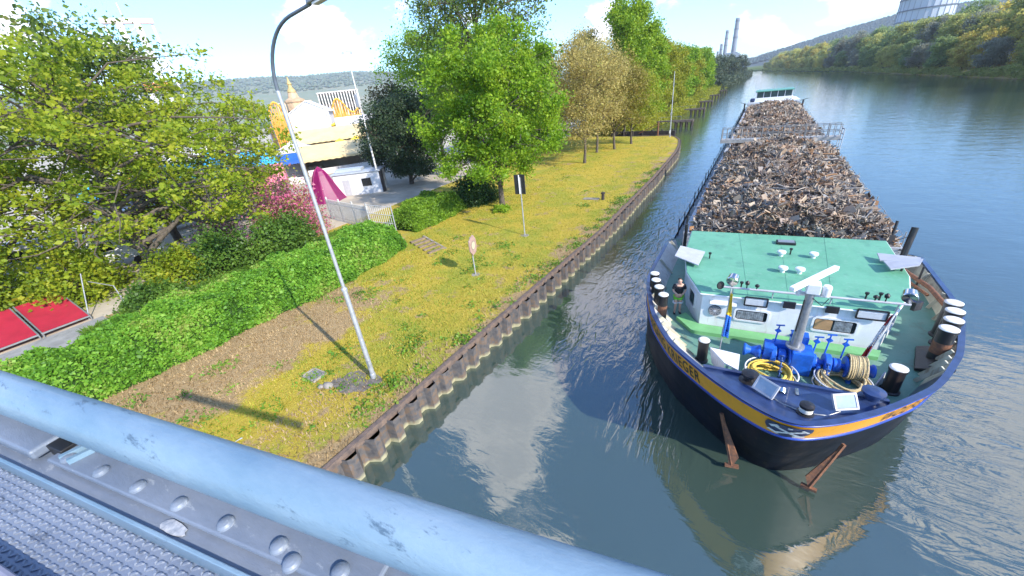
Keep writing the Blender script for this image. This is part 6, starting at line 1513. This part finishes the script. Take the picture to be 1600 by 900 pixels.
# ------------------------------------------------------------------ the bridge's own parapet, just under the camera
BT = Vector((sin(radians(-100)), cos(radians(-100)), 0)); BN = Vector((-BT.y * -1, 0, 0)); BN = Vector((BT.y, -BT.x, 0)); CAMV = Vector((0, 0, CAM_H))
def BP(s, a, d): return CAMV + BT * s + BN * a - Vector((0, 0, d))
def bridge_paint(name, c0, c1, wear, bump):
    m, nt, N, L, b = new_mat(name); g = N.new('ShaderNodeNewGeometry')
    n1 = N.new('ShaderNodeTexNoise'); n1.inputs['Scale'].default_value = 9; n1.inputs['Detail'].default_value = 8; n1.inputs['Roughness'].default_value = .65
    mp = N.new('ShaderNodeMapping'); mp.inputs['Rotation'].default_value = (0, 0, radians(10)); mp.inputs['Scale'].default_value = (.35, 1, 1); L.new(g.outputs['Position'], mp.inputs['Vector']); L.new(mp.outputs[0], n1.inputs['Vector'])
    r = ramp(N, [(.32, c0), (.68, c1)]); L.new(n1.outputs['Fac'], r.inputs['Fac'])
    n2 = N.new('ShaderNodeTexNoise'); n2.inputs['Scale'].default_value = 34; n2.inputs['Detail'].default_value = 6; n2.inputs['Roughness'].default_value = .7; L.new(mp.outputs[0], n2.inputs['Vector'])
    mr = N.new('ShaderNodeMapRange'); mr.inputs[1].default_value = .60; mr.inputs[2].default_value = .68; L.new(n2.outputs['Fac'], mr.inputs[0])
    mx = N.new('ShaderNodeMix'); mx.data_type = 'RGBA'; mx.inputs['B'].default_value = (*wear, 1); L.new(mr.outputs[0], mx.inputs['Factor']); L.new(r.outputs['Color'], mx.inputs['A']); L.new(mx.outputs['Result'], b.inputs['Base Color'])
    b.inputs['Roughness'].default_value = .42; b.inputs['Coat Weight'].default_value = .15
    rr = N.new('ShaderNodeMapRange'); rr.inputs[3].default_value = .28; rr.inputs[4].default_value = .6; L.new(n2.outputs['Fac'], rr.inputs[0]); L.new(rr.outputs[0], b.inputs['Roughness'])
    bp = N.new('ShaderNodeBump'); bp.inputs['Strength'].default_value = bump; bp.inputs['Distance'].default_value = .004; L.new(n2.outputs['Fac'], bp.inputs['Height']); L.new(bp.outputs[0], b.inputs['Normal'])
    return m
BPA = bridge_paint('handrail_paint', (.135, .225, .305), (.225, .315, .39), (.075, .125, .175), .7)
BPB = bridge_paint('flange_paint', (.13, .16, .21), (.21, .24, .295), (.30, .33, .37), .5)
BPC = bridge_paint('tread_paint', (.15, .18, .24), (.22, .255, .32), (.09, .11, .15), .3)
br = thing('bridge_parapet', BP(0, .1, .7), 'pale blue tubular bridge handrail over a riveted flange and tread plate, in the foreground', 'bridge railing')
mb = MB(); mb.tube([BP(s, .2296, .511) for s in (-2.5, 0, .5, 1, 1.5, 2, 3, 5)], .041, 48); mb.build('handrail', BPA, br)
def blk(s0, s1, a0, a1, d0, d1, name, m, bevel=.002):
    mb = MB(); V = [BP(s, a, d) for d in (d1, d0) for a in (a0, a1) for s in (s0, s1)]
    mb.add(V, [(0, 1, 3, 2), (4, 6, 7, 5), (0, 4, 5, 1), (2, 3, 7, 6), (0, 2, 6, 4), (1, 5, 7, 3)]); return mb.build(name, m, br, bevel=bevel)
fl = blk(.33, 1.16, .166, .222, .580, .590, 'riveted_flange', BPB, .004)
blk(-2.5, 5, .142, .240, .600, .612, 'lower_flange', BPB)
blk(1.20, 5, .160, .215, .566, .590, 'joint_plate', BPB, .006)
blk(1.14, 1.20, .185, .235, .572, .60, 'gap_shade_block', BLACK)  # solid block, its black stands in for the shade between the plates
blk(-2.5, 5, .136, .1425, .588, .63, 'edge_angle', BPA, .0015)
blk(-2.5, 5, .12, .17, .66, .84, 'girder', BPB)
blk(-2.5, 5, -.02, .028, .585, .66, 'footway_kerb', mat('lilac_kerb', (.22, .22, .28), .6, .15, 6), .006)
for s, a, dd in [(.39 + .12 * k, .1835, .580) for k in range(7)] + [(.47, .171, .580)]:
    mb = MB(); p = BP(s, a, dd); mb.lathe(p, [(.0138, -.001), (.013, .0032), (.010, .0070), (.005, .0092), (.001, .0098)], 20); mb.build('rivet', BPB, br)
for k in range(2):
    mb = MB(); mb.beam(BP(1.09 + .03 * k, .176, .575), BP(1.075 + .03 * k, .212, .575), .010, .012); mb.build('lug', BPA, br)
mb = MB(); cc = [BP(.735 + .035 * cos(a) * random.uniform(.8, 1.1), .157 + .011 * sin(a) * random.uniform(.8, 1.1), .5985) for a in np.linspace(0, 2 * pi, 18)[:-1]]; mb.slab(cc, .002, (0, 0, 1)); mb.build('bare_patch', mat('scraped_metal', (.55, .56, .58), .5, .3, 60, col2=(.22, .25, .3)), br)
# tread plate with its raised pattern
mb = MB(); V = [BP(s, a, d) for d in (.632, .626) for a in (.024, .137) for s in (-2.5, 5)]
mb.add(V, [(0, 1, 3, 2), (4, 6, 7, 5), (0, 4, 5, 1), (2, 3, 7, 6), (0, 2, 6, 4), (1, 5, 7, 3)])
st_ = .0128
for i in range(int(2.6 / st_)):
    for j in range(9):
        s, a = .45 + i * st_, .031 + j * .0124 
        if a > .133: continue
        s += (.5 * st_ if j % 2 else 0); th = .62 if (i + j) % 2 else -.62
        u = BT * cos(th) + BN * sin(th); w = BT * -sin(th) + BN * cos(th); p = BP(s, a, .626)
        L_, W_ = .0080, .0027
        ring = [p + u * (L_ * x) + w * (W_ * y + .0016 * (1 - x * x)) for x, y in ((-1, 0), (-.6, -.9), (0, -1), (.6, -.9), (1, 0), (.6, .9), (0, 1), (-.6, .9))]
        top = [p + (q - p) * .62 + Vector((0, 0, .0030)) for q in ring]
        mb.add(ring + top, [tuple(range(8, 16))] + [(k, (k + 1) % 8, 8 + (k + 1) % 8, 8 + k) for k in range(8)])
mb.build('tread_plate', BPC, br)

# ------------------------------------------------------------------ the air: a clear spring day, far hills fading to blue
def haze():
    m = bpy.data.materials.new('spring_haze'); m.use_nodes = True; nt = m.node_tree
    for n in list(nt.nodes): nt.nodes.remove(n)
    o = nt.nodes.new('ShaderNodeOutputMaterial'); v = nt.nodes.new('ShaderNodeVolumePrincipled')
    v.inputs['Color'].default_value = (.86, .93, 1.0, 1); v.inputs['Density'].default_value = .00015; v.inputs['Anisotropy'].default_value = .2
    nt.links.new(v.outputs[0], o.inputs['Volume'])
    mb = MB(); mb.box((0, 2080, 138), (8800, 4640, 282)); mb.build('haze', m, None, base=(0, 0, 0), kind='stuff', label='thin bluish spring haze over the whole valley', category='haze')
haze()
